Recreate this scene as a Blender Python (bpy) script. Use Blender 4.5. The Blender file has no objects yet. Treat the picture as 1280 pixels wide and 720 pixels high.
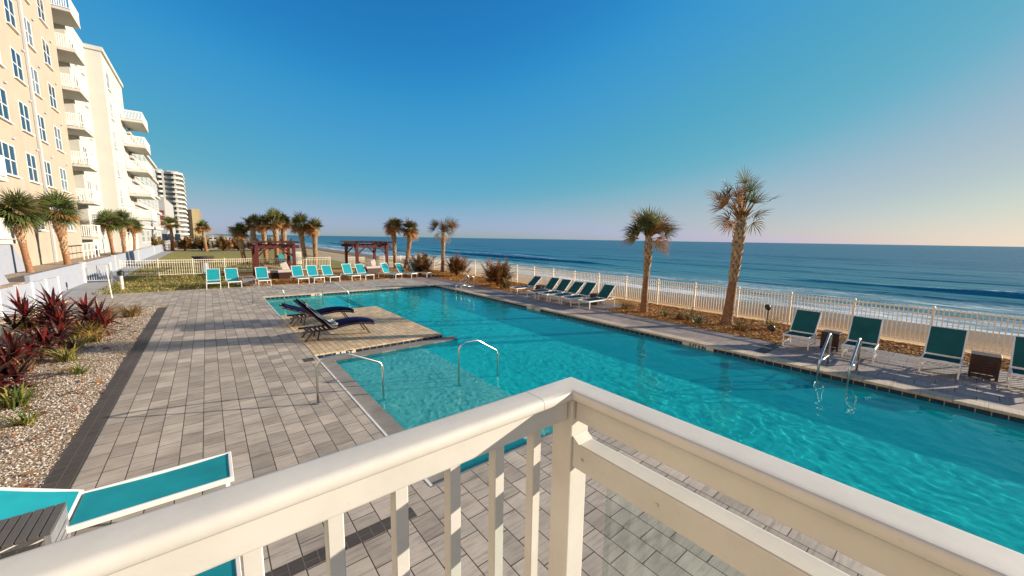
import bpy, bmesh, math, random
from mathutils import Vector, Matrix, noise
random.seed(7)
R_ = math.radians
sc = bpy.context.scene
COL = sc.collection

# ------------------------------------------------------------------ camera, sky, sun, exposure
cam = bpy.data.cameras.new('camera'); camo = bpy.data.objects.new('camera', cam); COL.objects.link(camo)
cam.sensor_width = 36; cam.lens = 36 * 469 / 1280; cam.clip_start = .02; cam.clip_end = 60000
camo.matrix_world = Matrix(((.7784, .0698, -.6239, 0), (-.6276, .1112, -.7705, 0), (.0156, .9913, .1304, 3.1), (0, 0, 0, 1)))
sc.camera = camo
SUN_EL, SUN_AZ = R_(14), R_(116.5)          # azimuth clockwise from +Y
world = bpy.data.worlds.new('World'); sc.world = world; world.use_nodes = True
wn, wl = world.node_tree.nodes, world.node_tree.links
wn.clear()
sky = wn.new('ShaderNodeTexSky'); sky.sky_type = 'NISHITA'; sky.sun_disc = False
sky.sun_elevation = SUN_EL; sky.sun_rotation = SUN_AZ
sky.altitude = 0; sky.air_density = 1.0; sky.dust_density = 0.3; sky.ozone_density = 2.0
bg = wn.new('ShaderNodeBackground'); bg.inputs[1].default_value = .10
wo = wn.new('ShaderNodeOutputWorld')
sc0 = wn.new('ShaderNodeVectorMath'); sc0.operation = 'SCALE'; sc0.inputs['Scale'].default_value = .055
crv = wn.new('ShaderNodeRGBCurve')                     # film response of the sky: deep blue above, soft shoulder by the sun
for ch, pts in ((0, [(0, 0), (.05, .022), (.07, .05), (.15, .145), (.18, .22), (.25, .36), (.31, .43), (.75, .80), (1, .88)]),
                (1, [(0, 0), (.06, .15), (.087, .22), (.12, .32), (.225, .43), (.39, .54), (.57, .69), (1, .79)]),
                (2, [(0, 0), (.06, .25), (.12, .45), (.15, .56), (.19, .61), (.25, .57), (.36, .595), (1, .61)])):
    c_ = crv.mapping.curves[ch]
    c_.points[0].location = pts[0]; c_.points[1].location = pts[-1]
    for p_ in pts[1:-1]: c_.points.new(*p_)
crv.mapping.update()
sc1 = wn.new('ShaderNodeVectorMath'); sc1.operation = 'SCALE'; sc1.inputs['Scale'].default_value = 5.55
wl.new(sky.outputs[0], sc0.inputs[0]); wl.new(sc0.outputs[0], crv.inputs['Color']); wl.new(crv.outputs[0], sc1.inputs[0])
wl.new(sc1.outputs[0], bg.inputs[0]); wl.new(bg.outputs[0], wo.inputs[0])
sl = bpy.data.lights.new('sun', 'SUN'); sl.energy = 5.0; sl.angle = R_(.5); sl.color = (1, .86, .68)
so = bpy.data.objects.new('sun', sl); COL.objects.link(so)
sd = Vector((math.sin(SUN_AZ) * math.cos(SUN_EL), math.cos(SUN_AZ) * math.cos(SUN_EL), math.sin(SUN_EL)))
so.rotation_euler = sd.to_track_quat('Z', 'Y').to_euler()
so.location = (60, -30, 40)
sc.view_settings.view_transform = 'Standard'; sc.view_settings.look = 'None'
sc.view_settings.exposure = 0.85; sc.view_settings.gamma = 1
sc.render.engine = 'CYCLES'
cy = sc.cycles
cy.use_denoising = True; cy.max_bounces = 8; cy.transmission_bounces = 6; cy.transparent_max_bounces = 12
cy.diffuse_bounces = 3; cy.glossy_bounces = 3; cy.sample_clamp_indirect = 4; cy.caustics_refractive = True; cy.caustics_reflective = False
try: sl.cycles.is_caustics_light = True
except Exception: pass

# ------------------------------------------------------------------ materials
class N:
    """small node-graph helper"""
    def __init__(s, name):
        s.m = bpy.data.materials.new(name); s.m.use_nodes = True
        s.t = s.m.node_tree; s.n = s.t.nodes; s.l = s.t.links
        s.b = s.n['Principled BSDF']; s.o = s.n['Material Output']
    def new(s, typ, **kw):
        x = s.n.new(typ)
        for k, v in kw.items():
            if hasattr(x, k): setattr(x, k, v)
        return x
    def coord(s, scale=(1, 1, 1), rot=(0, 0, 0), loc=(0, 0, 0), kind='Position'):
        if kind == 'Position': g = s.new('ShaderNodeNewGeometry').outputs['Position']
        else: g = s.new('ShaderNodeTexCoord').outputs[kind]
        mp = s.new('ShaderNodeMapping'); mp.inputs['Scale'].default_value = scale
        mp.inputs['Rotation'].default_value = rot; mp.inputs['Location'].default_value = loc
        s.l.new(g, mp.inputs[0]); return mp.outputs[0]
    def noise(s, vec, scale=5, detail=4, rough=.55, dist=0):
        x = s.new('ShaderNodeTexNoise'); x.inputs['Scale'].default_value = scale; x.inputs['Detail'].default_value = detail
        x.inputs['Roughness'].default_value = rough; x.inputs['Distortion'].default_value = dist
        if vec: s.l.new(vec, x.inputs['Vector'])
        return x.outputs['Fac']
    def ramp(s, fac, stops, interp='LINEAR'):
        x = s.new('ShaderNodeValToRGB'); e = x.color_ramp.elements; x.color_ramp.interpolation = interp
        while len(e) < len(stops): e.new(.5)
        for q, (p, c) in zip(e, stops):
            q.position = p; q.color = (*c, 1) if len(c) == 3 else c
        s.l.new(fac, x.inputs[0]); return x.outputs[0]
    def mix(s, fac, a, b, mode='MIX'):
        x = s.new('ShaderNodeMix'); x.data_type = 'RGBA'; x.blend_type = mode
        for sock, v in ((x.inputs[0], fac), (x.inputs[6], a), (x.inputs[7], b)):
            if hasattr(v, 'is_linked'): s.l.new(v, sock)
            else: sock.default_value = (*v, 1) if isinstance(v, tuple) and len(v) == 3 else v
        return x.outputs[2]
    def math(s, op, a, b=0):
        x = s.new('ShaderNodeMath'); x.operation = op
        for sock, v in ((x.inputs[0], a), (x.inputs[1], b)):
            if hasattr(v, 'is_linked'): s.l.new(v, sock)
            else: sock.default_value = v
        return x.outputs[0]
    def bump(s, h, strength=.3, dist=.01):
        x = s.new('ShaderNodeBump'); x.inputs['Strength'].default_value = strength; x.inputs['Distance'].default_value = dist
        s.l.new(h, x.inputs['Height']); s.l.new(x.outputs[0], s.b.inputs['Normal']); return x
    def base(s, c):
        if hasattr(c, 'is_linked'): s.l.new(c, s.b.inputs['Base Color'])
        else: s.b.inputs['Base Color'].default_value = (*c, 1)
    def set(s, **kw):
        for k, v in kw.items(): s.b.inputs[k.replace('_', ' ')].default_value = v
        return s

def mat(name, c, rough=.6, var=.15, scale=8, metal=0, bump=0, spec=.5, stretch=(1, 1, 1), kind='Position'):
    n = N(name); f = n.noise(n.coord(stretch, kind=kind), scale, 5)
    lo = tuple(max(0, v * (1 - var)) for v in c); hi = tuple(min(1, v * (1 + var)) for v in c)
    n.base(n.ramp(f, [(.3, lo), (.7, hi)]))
    n.set(Roughness=rough, Metallic=metal); n.b.inputs['Specular IOR Level'].default_value = spec
    if bump: n.bump(f, bump, .01)
    return n.m

def paver_mat(name, c1, c2, c3, w, h, mortar=(.1, .09, .08), msize=.004, swap=True, rough=.75, streak=.55):
    n = N(name)
    v = n.coord(rot=(0, 0, R_(90)) if swap else (0, 0, 0))
    b = n.new('ShaderNodeTexBrick'); b.offset = .5; b.squash = 1
    n.l.new(v, b.inputs['Vector'])
    b.inputs['Color1'].default_value = (*c1, 1); b.inputs['Color2'].default_value = (*c2, 1); b.inputs['Mortar'].default_value = (*mortar, 1)
    b.inputs['Scale'].default_value = 1; b.inputs['Mortar Size'].default_value = msize; b.inputs['Brick Width'].default_value = w
    b.inputs['Row Height'].default_value = h; b.inputs['Mortar Smooth'].default_value = .3
    st = n.noise(n.coord((2.2, 26, 1)), 1.0, 6, .65, .6)
    st2 = n.noise(n.coord((1, 1, 1)), 1.7, 5, .6)
    col = n.mix(streak, b.outputs['Color'], n.ramp(st, [(.32, tuple(x * .55 for x in c1)), (.5, c2), (.68, c3)]), 'MIX')
    col = n.mix(.55, col, n.ramp(st2, [(.3, (.62, .58, .54)), (.7, (1.25, 1.2, 1.12))]), 'MULTIPLY')
    col = n.mix(b.outputs['Fac'], col, mortar)
    sp = n.noise(n.coord(loc=(3, 9, 0)), .55, 6, .7, .8); sp2 = n.noise(n.coord(), 11, 5, .7)
    col = n.mix(n.ramp(sp, [(.52, (0,) * 3), (.72, (.30,) * 3)]), col, (.13, .11, .10)); col = n.mix(n.ramp(sp2, [(.66, (0,) * 3), (.74, (.4,) * 3)]), col, (.10, .085, .075))
    n.base(col); n.set(Roughness=rough)
    hgt = n.math('SUBTRACT', n.math('MULTIPLY', st, .25), b.outputs['Fac'])
    n.bump(hgt, .6, .006)
    return n.m

M = {}
M['paver'] = paver_mat('paver_grey', (.205, .182, .158), (.51, .455, .395), (.57, .51, .445), .38, .255, mortar=(.05, .042, .036), msize=.0065, streak=.38)
M['paver_far'] = paver_mat('paver_shade', (.20, .155, .15), (.35, .285, .26), (.42, .35, .30), .6, .42, mortar=(.06, .05, .05), msize=.008, streak=.4)  # larger seaside pavers, purplish shade on the deck painted into their colours
M['paver_gold'] = paver_mat('paver_cream', (.42, .30, .17), (.66, .53, .35), (.74, .61, .43), .30, .15, mortar=(.16, .11, .06), msize=.008, streak=.3)
M['paver_dark'] = paver_mat('paver_charcoal', (.050, .043, .040), (.07, .06, .055), (.09, .078, .07), .20, .127, mortar=(.13, .11, .1), streak=.35)
M['coping'] = paver_mat('coping_stone', (.46, .38, .28), (.54, .46, .35), (.62, .54, .43), .45, 3.0, mortar=(.2, .16, .12), swap=True)
M['marker'] = mat('marker_tile', (.62, .56, .46), .4, .05, 9)
M['concrete'] = mat('concrete_path', (.36, .345, .33), .85, .12, 3, bump=.2)
M['white_line'] = mat('white_coping', (.72, .70, .66), .5, .06, 5)
M['white'] = mat('white_paint', (.80, .78, .74), .38, .03, 3)
M['white_rail'] = mat('cream_white_paint', (.78, .74, .665), .5, .05, 14, bump=.04, spec=.3)
def rail_paint():
    n = N('weathered_cream_paint'); a = n.noise(n.coord((1, 1, 1)), 6, 6, .7); b = n.noise(n.coord((1, 1, 1)), 60, 4, .6); c = n.noise(n.coord((7, 7, 1)), 5, 4)
    col = n.ramp(a, [(.3, (.56, .54, .495)), (.6, (.62, .60, .555))])
    col = n.mix(n.ramp(b, [(.64, (0,) * 3), (.74, (.35,) * 3)]), col, (.50, .45, .38)); col = n.mix(n.ramp(c, [(.58, (0,) * 3), (.75, (.22,) * 3)]), col, (.58, .54, .46))
    n.base(col); rr = n.new('ShaderNodeMapRange'); n.l.new(a, rr.inputs[0]); rr.inputs[3].default_value = .38; rr.inputs[4].default_value = .6; n.l.new(rr.outputs[0], n.b.inputs['Roughness'])
    n.b.inputs['Specular IOR Level'].default_value = .3; n.bump(n.math('ADD', a, n.math('MULTIPLY', b, .3)), .05, .01); return n.m
M['white_rail'] = rail_paint()
M['fence_w'] = mat('fence_white', (.80, .74, .62), .4, .04, 3)
M['white_wall_shade'] = mat('white_stucco_shade', (.30, .325, .385), .7, .05, 2.5, bump=.15)  # white walls with their bluish shade put into the base colour
M['beige'] = mat('beige_stucco', (.41, .34, .265), .85, .06, 1.2, bump=.15)
M['cream'] = mat('cream_stucco', (.48, .43, .34), .85, .05, 1.0, bump=.15)
M['offwhite'] = mat('offwhite_stucco', (.52, .505, .46), .8, .05, .8)
M['greywall'] = mat('grey_concrete_wall', (.36, .355, .35), .8, .06, .6)
M['grey_trim'] = mat('grey_trim', (.45, .45, .46), .6, .06, 3)
M['grey_door'] = mat('grey_shutter', (.26, .25, .24), .6, .08, 3)
M['dark_gap'] = mat('dark_recess', (.22, .21, .20), .7, .15, 2)
M['redframe'] = mat('dark_red_panel', (.22, .05, .035), .5, .15, 4)
M['yellow'] = mat('yellow_stucco', (.42, .34, .19), .8, .06, .4)
M['brown_tower'] = mat('brown_concrete', (.30, .25, .20), .8, .1, .4)
M['pergola'] = mat('red_stained_wood', (.095, .013, .010), .5, .3, 5, stretch=(1, 1, 6), bump=.2)
M['darkwood'] = mat('dark_red_wood', (.036, .009, .007), .45, .3, 7, bump=.15)
M['navywood'] = mat('brown_teak', (.05, .018, .009), .5, .3, 9, stretch=(1, 8, 1), bump=.1)
M['greytable'] = mat('grey_resin', (.085, .08, .08), .5, .12, 12, stretch=(1, 6, 1))
M['greytable2'] = mat('pale_grey_resin', (.20, .20, .21), .5, .1, 12)
M['cushion'] = mat('white_cushion', (.48, .43, .38), .9, .06, 6, bump=.2)
M['brown_cushion'] = mat('brown_cushion', (.20, .12, .07), .9, .1, 6)
M['navy'] = mat('navy_cushion', (.006, .008, .05), .95, .25, 20, bump=.15, spec=.08)
M['black'] = mat('black_plastic', (.015, .014, .014), .45, .2, 9)
M['steel'] = mat('brushed_steel', (.60, .57, .52), .30, .06, 20, metal=1)
M['pot'] = mat('dark_pot', (.05, .035, .03), .6, .2, 6)
M['palm_trunk'] = mat('palm_bark', (.26, .125, .06), .9, .45, 9, bump=.6, stretch=(1, 1, 2.4))
M['palm_boot'] = mat('palm_boots', (.40, .29, .18), .9, .4, 7, bump=.5)
M['wood_stem'] = mat('stem', (.13, .085, .05), .9, .3, 14)
def leafmat(name, c, var=.35, rough=.5, trans=.25):
    n = N(name); f = n.noise(n.coord(), 3.0, 4)
    lo = tuple(v * (1 - var) for v in c); hi = tuple(v * (1 + var) for v in c)
    col = n.ramp(f, [(.3, lo), (.7, hi)])
    if 'sling' in name: wv = n.noise(n.coord((1, 1, 1)), 160, 2); n.bump(n.math('ADD', wv, n.math('MULTIPLY', n.noise(n.coord(), 5, 3), 1.2)), .35, .004)
    n.base(col); n.set(Roughness=rough); n.b.inputs['Specular IOR Level'].default_value = .12 if 'sling' in name else .4
    t = n.new('ShaderNodeBsdfTranslucent'); n.l.new(col, t.inputs[0])
    x = n.new('ShaderNodeMixShader'); x.inputs[0].default_value = trans
    n.l.new(n.b.outputs[0], x.inputs[1]); n.l.new(t.outputs[0], x.inputs[2]); n.l.new(x.outputs[0], n.o.inputs[0])
    return n.m
M['frond'] = leafmat('palm_green', (.10, .135, .038))
M['frond_olive'] = leafmat('palm_olive', (.15, .125, .045))
M['frond_dry'] = leafmat('palm_dry', (.36, .17, .05))
M['bush_leaf'] = leafmat('bush_olive', (.16, .105, .03))
M['bush_red'] = leafmat('bush_rust', (.26, .095, .03))
M['ti_dark'] = leafmat('cordyline_maroon', (.040, .010, .010), rough=.35)
M['ti_red'] = leafmat('cordyline_red', (.17, .020, .016), rough=.35)
M['agave'] = leafmat('agave_blue', (.16, .20, .18))
M['grass_leaf'] = leafmat('grass_yellow_green', (.30, .26, .05))
M['grass_green'] = leafmat('grass_green', (.09, .13, .03))
M['straw'] = leafmat('straw', (.34, .22, .09))
M['sling'] = leafmat('teal_sling', (.014, .29, .345), .10, .8, .08)
M['sling_backlit'] = leafmat('backlit_teal_sling', (.035, .155, .165), .12, .8, .5)  # teal sling again, its backlit darkness put into the colour
M['glass_win'] = N('window_glass').set(Base_Color=(.02, .045, .08, 1), Roughness=.12, Specular_IOR_Level=.3).m
M['curtain_win'] = N('curtained_glass').set(Base_Color=(.13, .16, .19, 1), Roughness=.12, Specular_IOR_Level=.35).m
M['teal_win'] = N('teal_glass').set(Base_Color=(.005, .13, .13, 1), Roughness=.08).m

def glass_mat():
    n = N('clear_panel'); g = n.new('ShaderNodeBsdfGlossy'); g.inputs['Roughness'].default_value = .01
    t = n.new('ShaderNodeBsdfTransparent'); t.inputs[0].default_value = (.88, .93, .92, 1)
    fr = n.new('ShaderNodeFresnel'); fr.inputs[0].default_value = 1.5
    bf = n.new('ShaderNodeNewGeometry').outputs['Backfacing']; fo = n.math('MULTIPLY', fr.outputs[0], n.math('SUBTRACT', 1, bf))
    x = n.new('ShaderNodeMixShader'); n.l.new(fo, x.inputs[0])
    n.l.new(t.outputs[0], x.inputs[1]); n.l.new(g.outputs[0], x.inputs[2]); n.l.new(x.outputs[0], n.o.inputs[0]); return n.m
M['panel_glass'] = glass_mat()

M['towel_w'] = mat('white_towel', (.62, .58, .52), .95, .1, 30, bump=.3)

def tile_mat():
    n = N('navy_waterline_tile'); v = n.coord(); b = n.new('ShaderNodeTexBrick'); b.offset = 0
    c = n.new('ShaderNodeSeparateXYZ'); n.l.new(n.new('ShaderNodeNewGeometry').outputs['Position'], c.inputs[0])
    k = n.new('ShaderNodeCombineXYZ'); n.l.new(n.math('ADD', c.outputs[0], c.outputs[1]), k.inputs[0]); n.l.new(c.outputs[2], k.inputs[1])
    n.l.new(k.outputs[0], b.inputs['Vector'])
    b.inputs['Color1'].default_value = (.012, .022, .05, 1); b.inputs['Color2'].default_value = (.02, .03, .055, 1); b.inputs['Mortar'].default_value = (.34, .27, .18, 1)
    b.inputs['Scale'].default_value = 1; b.inputs['Brick Width'].default_value = .2; b.inputs['Row Height'].default_value = .6; b.inputs['Mortar Size'].default_value = .008
    n.base(b.outputs['Color']); n.set(Roughness=.18); return n.m
M['tile'] = tile_mat()

def plaster_mat():
    n = N('pool_plaster'); a = n.noise(n.coord(), 1.2, 5); f = n.noise(n.coord(), 40, 3)
    c = n.ramp(a, [(.3, (.05, .74, .77)), (.7, (.08, .82, .84))])
    n.base(n.mix(.2, c, n.ramp(f, [(.4, (.4, .9, .9)), (.6, (1, 1, 1))]), 'MULTIPLY')); n.set(Roughness=.8); return n.m
M['plaster'] = plaster_mat()
M['shelf'] = mat('shelf_plaster', (.62, .74, .69), .8, .12, 3)
M['ledge'] = paver_mat('ledge_stone', (.20, .19, .175), (.26, .25, .23), (.33, .31, .29), .4, .4, mortar=(.12, .11, .1), streak=.4)

def water_mat():
    """clear refracting water with a little suspended scatter in it"""
    n = N('pool_water'); n.n.remove(n.b)
    g = n.new('ShaderNodeBsdfGlass'); g.inputs['IOR'].default_value = 1.33; g.inputs['Roughness'].default_value = 0
    g.inputs['Color'].default_value = (.62, 1, .98, 1)
    d = n.new('ShaderNodeBsdfDiffuse'); d.inputs[0].default_value = (.0, .46, .49, 1)
    x = n.new('ShaderNodeMixShader'); x.inputs[0].default_value = .25; n.l.new(g.outputs[0], x.inputs[1]); n.l.new(d.outputs[0], x.inputs[2])
    n.l.new(x.outputs[0], n.o.inputs[0]); return n.m
M['water'] = water_mat()

def sea_mat():
    n = N('sea_water'); pos = n.coord()
    sep = n.new('ShaderNodeSeparateXYZ'); n.l.new(n.new('ShaderNodeNewGeometry').outputs['Position'], sep.inputs[0])
    near = n.new('ShaderNodeMapRange'); n.l.new(sep.outputs[0], near.inputs[0]); near.inputs[1].default_value = 38; near.inputs[2].default_value = 160
    colr = n.ramp(near.outputs[0], [(0, (.12, .22, .23)), (.25, (.025, .21, .26)), (1, (.012, .14, .22))])
    # foam where broken water runs, streaked along the shore
    f1 = n.noise(n.coord((.55, .10, 1)), 1.0, 7, .62, .4)
    f2 = n.noise(n.coord((1.6, 1.0, 1)), 1.4, 6, .65)
    zone = n.ramp(near.outputs[0], [(0, (.80,) * 3), (.05, (.66,) * 3), (.09, (.58,) * 3), (.14, (.66,) * 3), (.19, (.48,) * 3), (.255, (.47,) * 3), (.30, (.2,) * 3), (.5, (0, 0, 0))])
    amt = n.math('MULTIPLY', zone, n.math('ADD', n.math('MULTIPLY', f1, .8), n.math('MULTIPLY', f2, .45)))
    crest = n.ramp(n.math('ADD', sep.outputs[2], n.math('ADD', 2.5, n.math('MULTIPLY', n.math('SUBTRACT', f2, .5), .9))), [(.42, (0, 0, 0)), (.62, (1, 1, 1))])
    foam = n.math('MAXIMUM', n.ramp(amt, [(.36, (0, 0, 0)), (.52, (1, 1, 1))]), crest)
    n.base(n.mix(foam, colr, (.72, .74, .74)))
    r = n.new('ShaderNodeMapRange'); n.l.new(foam, r.inputs[0]); r.inputs[3].default_value = .16; r.inputs[4].default_value = .7
    n.l.new(r.outputs[0], n.b.inputs['Roughness'])
    w1 = n.noise(n.coord((.22, .05, 1)), 1.0, 6, .6); w2 = n.noise(n.coord((1.1, .5, 1)), 1.0, 6, .6); w3 = n.noise(n.coord((.03, .006, 1)), 1, 4, .5)
    h = n.math('ADD', n.math('MULTIPLY', w1, 1.4), n.math('MULTIPLY', w2, .28)); h = n.math('ADD', h, n.math('MULTIPLY', w3, 6))
    bp = n.bump(h, .8, .55); n.b.inputs['Specular IOR Level'].default_value = 0
    gl = n.new('ShaderNodeBsdfGlossy'); gl.inputs['Roughness'].default_value = .22; n.l.new(bp.outputs[0], gl.inputs['Normal'])
    fr = n.new('ShaderNodeFresnel'); fr.inputs[0].default_value = 1.33; n.l.new(bp.outputs[0], fr.inputs['Normal'])
    fac = n.math('MINIMUM', n.math('MULTIPLY', fr.outputs[0], .62), .36)
    fac = n.math('MULTIPLY', fac, n.math('SUBTRACT', 1, foam))
    xs_ = n.new('ShaderNodeMixShader'); n.l.new(fac, xs_.inputs[0]); n.l.new(n.b.outputs[0], xs_.inputs[1]); n.l.new(gl.outputs[0], xs_.inputs[2]); n.l.new(xs_.outputs[0], n.o.inputs[0])
    return n.m
M['sea'] = sea_mat()

def sand_mat():
    n = N('beach_sand'); sep = n.new('ShaderNodeSeparateXYZ'); n.l.new(n.new('ShaderNodeNewGeometry').outputs['Position'], sep.inputs[0])
    wob = n.noise(n.coord((.5, .09, 1)), 1, 5)
    x = n.math('ADD', sep.outputs[0], n.math('MULTIPLY', n.math('SUBTRACT', wob, .5), 9))
    mr = n.new('ShaderNodeMapRange'); n.l.new(x, mr.inputs[0]); mr.inputs[1].default_value = 18; mr.inputs[2].default_value = 44
    f = n.noise(n.coord(), 2.2, 6, .6)
    dry = n.ramp(f, [(.3, (.50, .30, .125)), (.7, (.62, .40, .18))])
    wet = n.ramp(f, [(.3, (.21, .11, .045)), (.7, (.27, .15, .065))])
    wetf = n.ramp(mr.outputs[0], [(.24, (0, 0, 0)), (.38, (1, 1, 1))])
    n.base(n.mix(wetf, dry, wet))
    rr = n.ramp(mr.outputs[0], [(.38, (.95,) * 3), (.5, (.6,) * 3), (.66, (.3,) * 3)]); n.l.new(rr, n.b.inputs['Roughness'])
    n.b.inputs['Specular IOR Level'].default_value = .12
    n.bump(n.math('ADD', f, n.noise(n.coord(), 5, 4)), .6, .07); return n.m
M['sand'] = sand_mat()

def ground_mat(name, stops, s1=1.5, s2=25, rough=.95, bump=.5):
    n = N(name); a = n.noise(n.coord(), s1, 5); b = n.noise(n.coord(), s2, 4)
    n.base(n.mix(.5, n.ramp(a, [(.3, stops[0]), (.7, stops[1])]), n.ramp(b, [(.3, stops[2]), (.7, stops[3])]))); n.set(Roughness=rough)
    n.bump(b, bump, .03); return n.m
M['lawn'] = ground_mat('lawn_grass', ((.15, .14, .022), (.32, .25, .04), (.10, .11, .015), (.38, .30, .06)), .5, 18)
M['bedsoil'] = ground_mat('shell_bed_soil', ((.34, .24, .15), (.42, .31, .20), (.20, .13, .08), (.55, .44, .32)), 1.2, 30)
M['mulch'] = ground_mat('orange_mulch', ((.44, .17, .035), (.60, .27, .055), (.24, .09, .02), (.72, .36, .09)), 1.4, 22)
M['dune'] = ground_mat('dune_sand', ((.42, .30, .17), (.52, .39, .24), (.28, .19, .09), (.5, .40, .24)), .15, 2)
for i, c in enumerate([(.54, .48, .40), (.36, .28, .22), (.66, .60, .52), (.20, .145, .11), (.46, .36, .28)]): M['peb%d' % i] = mat('pebble_%d' % i, c, .7, .12, 20)
for i, c in enumerate([(.58, .22, .04), (.72, .34, .07), (.30, .11, .025)]): M['chip%d' % i] = mat('chip_%d' % i, c, .9, .15, 20)
for n_, m_ in M.items():
    pass

# ------------------------------------------------------------------ mesh builder
BOXF = ((0, 1, 3, 2), (4, 6, 7, 5), (0, 4, 5, 1), (2, 3, 7, 6), (0, 2, 6, 4), (1, 5, 7, 3))
class MB:
    def __init__(s): s.v = []; s.f = []; s.mi = []; s.cur = 0
    def add(s, vs, fs):
        o = len(s.v); s.v += [tuple(v) for v in vs]
        for f in fs: s.f.append(tuple(i + o for i in f)); s.mi.append(s.cur)
        return s
    def box(s, c, d, rot=None):
        vs = [Vector((x * d[0] / 2, y * d[1] / 2, z * d[2] / 2)) for x in (-1, 1) for y in (-1, 1) for z in (-1, 1)]
        if rot is not None: vs = [rot @ v for v in vs]
        return s.add([v + Vector(c) for v in vs], BOXF)
    def b2(s, a, b):
        return s.box([(p + q) / 2 for p, q in zip(a, b)], [abs(q - p) for p, q in zip(a, b)])
    def beam(s, a, b, w, h, up=(0, 0, 1)):
        a, b = Vector(a), Vector(b); d = (b - a); L = d.length; d.normalize()
        x = d.cross(Vector(up)); x = x.normalized() if x.length > 1e-4 else Vector((1, 0, 0)); y = x.cross(d)
        rot = Matrix((x, d, y)).transposed()
        return s.box((a + b) / 2, (w, L, h), rot)
    def tube(s, pts, r, n=10, cap=True):
        pts = [Vector(p) for p in pts]; rs = r if isinstance(r, (list, tuple)) else [r] * len(pts)
        t0 = (pts[1] - pts[0]).normalized(); x = t0.orthogonal().normalized(); vs = []; fs = []
        for i, p in enumerate(pts):
            t = (pts[min(i + 1, len(pts) - 1)] - pts[max(i - 1, 0)]).normalized()
            x = (x - t * x.dot(t)).normalized(); y = t.cross(x)
            vs += [p + (x * math.cos(a) + y * math.sin(a)) * rs[i] for a in (2 * math.pi * k / n for k in range(n))]
        for i in range(len(pts) - 1):
            for k in range(n):
                fs.append((i * n + k, i * n + (k + 1) % n, (i + 1) * n + (k + 1) % n, (i + 1) * n + k))
        if cap: fs += [tuple(reversed(range(n))), tuple((len(pts) - 1) * n + k for k in range(n))]
        return s.add(vs, fs)
    def prism(s, poly, axis, a, b):
        """2D outline extruded along x, y or z between a and b"""
        def P(u, v, w): return {'x': (w, u, v), 'y': (u, w, v), 'z': (u, v, w)}[axis]
        n = len(poly); vs = [P(u, v, a) for u, v in poly] + [P(u, v, b) for u, v in poly]
        fs = [tuple(reversed(range(n))), tuple(range(n, 2 * n))] + [(i, (i + 1) % n, n + (i + 1) % n, n + i) for i in range(n)]
        return s.add(vs, fs)
    def sheet(s, x0, y0, x1, y1, z): return s.add([(x0, y0, z), (x1, y0, z), (x1, y1, z), (x0, y1, z)], [(0, 1, 2, 3)])
    def mesh(s, name, mats, smooth=False, bevel=0, seg=2):
        me = bpy.data.meshes.new(name); me.from_pydata(s.v, [], s.f)
        mats = mats if isinstance(mats, (list, tuple)) else [mats]
        for m in mats: me.materials.append(m)
        if len(mats) > 1: me.polygons.foreach_set('material_index', s.mi)
        bm = bmesh.new(); bm.from_mesh(me)
        if s.v and not getattr(s, 'raw', False): bmesh.ops.recalc_face_normals(bm, faces=bm.faces)
        if bevel:
            es = [e for e in bm.edges if len(e.link_faces) == 2 and e.calc_face_angle(0) > .6]
            bmesh.ops.bevel(bm, geom=es, offset=bevel, segments=seg, affect='EDGES', profile=.6, clamp_overlap=True)
        bm.to_mesh(me); bm.free()
        if smooth:
            me.polygons.foreach_set('use_smooth', [True] * len(me.polygons))
            if smooth != 'all': me.set_sharp_from_angle(angle=R_(40))
        me.update(); return me
    def build(s, name, mats, parent=None, smooth=False, bevel=0, seg=2, loc=None):
        o = bpy.data.objects.new(name, s.mesh(name, mats, smooth, bevel, seg)); COL.objects.link(o)
        if parent: o.parent = parent
        if loc: o.location = loc
        return o
def tag(o, label, cat, group=None, kind=None):
    o['label'] = label; o['category'] = cat
    if group: o['group'] = group
    if kind: o['kind'] = kind
    return o
def struct(o): o['kind'] = 'structure'; return o
def stuff(o, label, cat): return tag(o, label, cat, kind='stuff')
def thing(name, label, cat, loc=(0, 0, 0), rz=0, group=None):
    o = bpy.data.objects.new(name, None); COL.objects.link(o); o.location = loc; o.rotation_euler = (0, 0, rz); o.empty_display_size = .1
    return tag(o, label, cat, group)
KIDS = {}
def kids(o): return [c for c in o.children]
def copy_tree(o, parent=None):
    c = o.copy(); COL.objects.link(c)
    if parent is not None: c.parent = parent
    for k in list(o.children): copy_tree(k, c)
    return c
def tilt_back(T, L0, da):
    for k in T.children:
        if k.name.startswith('back_'):
            h = Vector((L0, 0, .385)); R3 = Matrix.Rotation(da, 4, 'Y'); k.matrix_local = Matrix.Translation(h) @ R3 @ Matrix.Translation(-h)
def dup(o, loc, rz, label, group=None, scale=None):
    c = copy_tree(o); c.location = loc; c.rotation_euler = (0, 0, rz); c['label'] = label
    if group: c['group'] = group
    if scale: c.scale = scale if isinstance(scale, (tuple, list)) else (scale,) * 3
    return c

# ================================================================== SETTING
WL = -.13                                             # pool water level
PX0, PX1, PY0, PY1, PXS = 2.0, 11.5, 4.0, 22.3, 5.2   # pool L-shape: x 2..11.5, y 4..22.3 and x 5.2..11.5 for y < 4
PYN = -7.0
m = MB()                                              # near and west deck
m.sheet(5.165, -12, 11.85, -7, 0); m.sheet(-1.5, 4.0, 1.965, 27.3, 0); m.sheet(-9, -12, 5.165, 3.965, 0); m.sheet(-1.5, 3.965, 1.965, 4.0, 0)
m.sheet(1.965, 22.62, 11.5, 27.3, 0); m.sheet(-5.2, 22.0, -1.5, 27.3, 0)
struct(m.build('pool_deck', M['paver']))
m = MB(); m.sheet(11.85, -12, 13.6, 27.3, 0); m.sheet(13.6, -12, 15.3, 3.55, 0); m.sheet(13.6, 10.35, 15.4, 16.75, 0); m.sheet(11.5, 22.62, 11.85, 27.3, 0)
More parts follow.
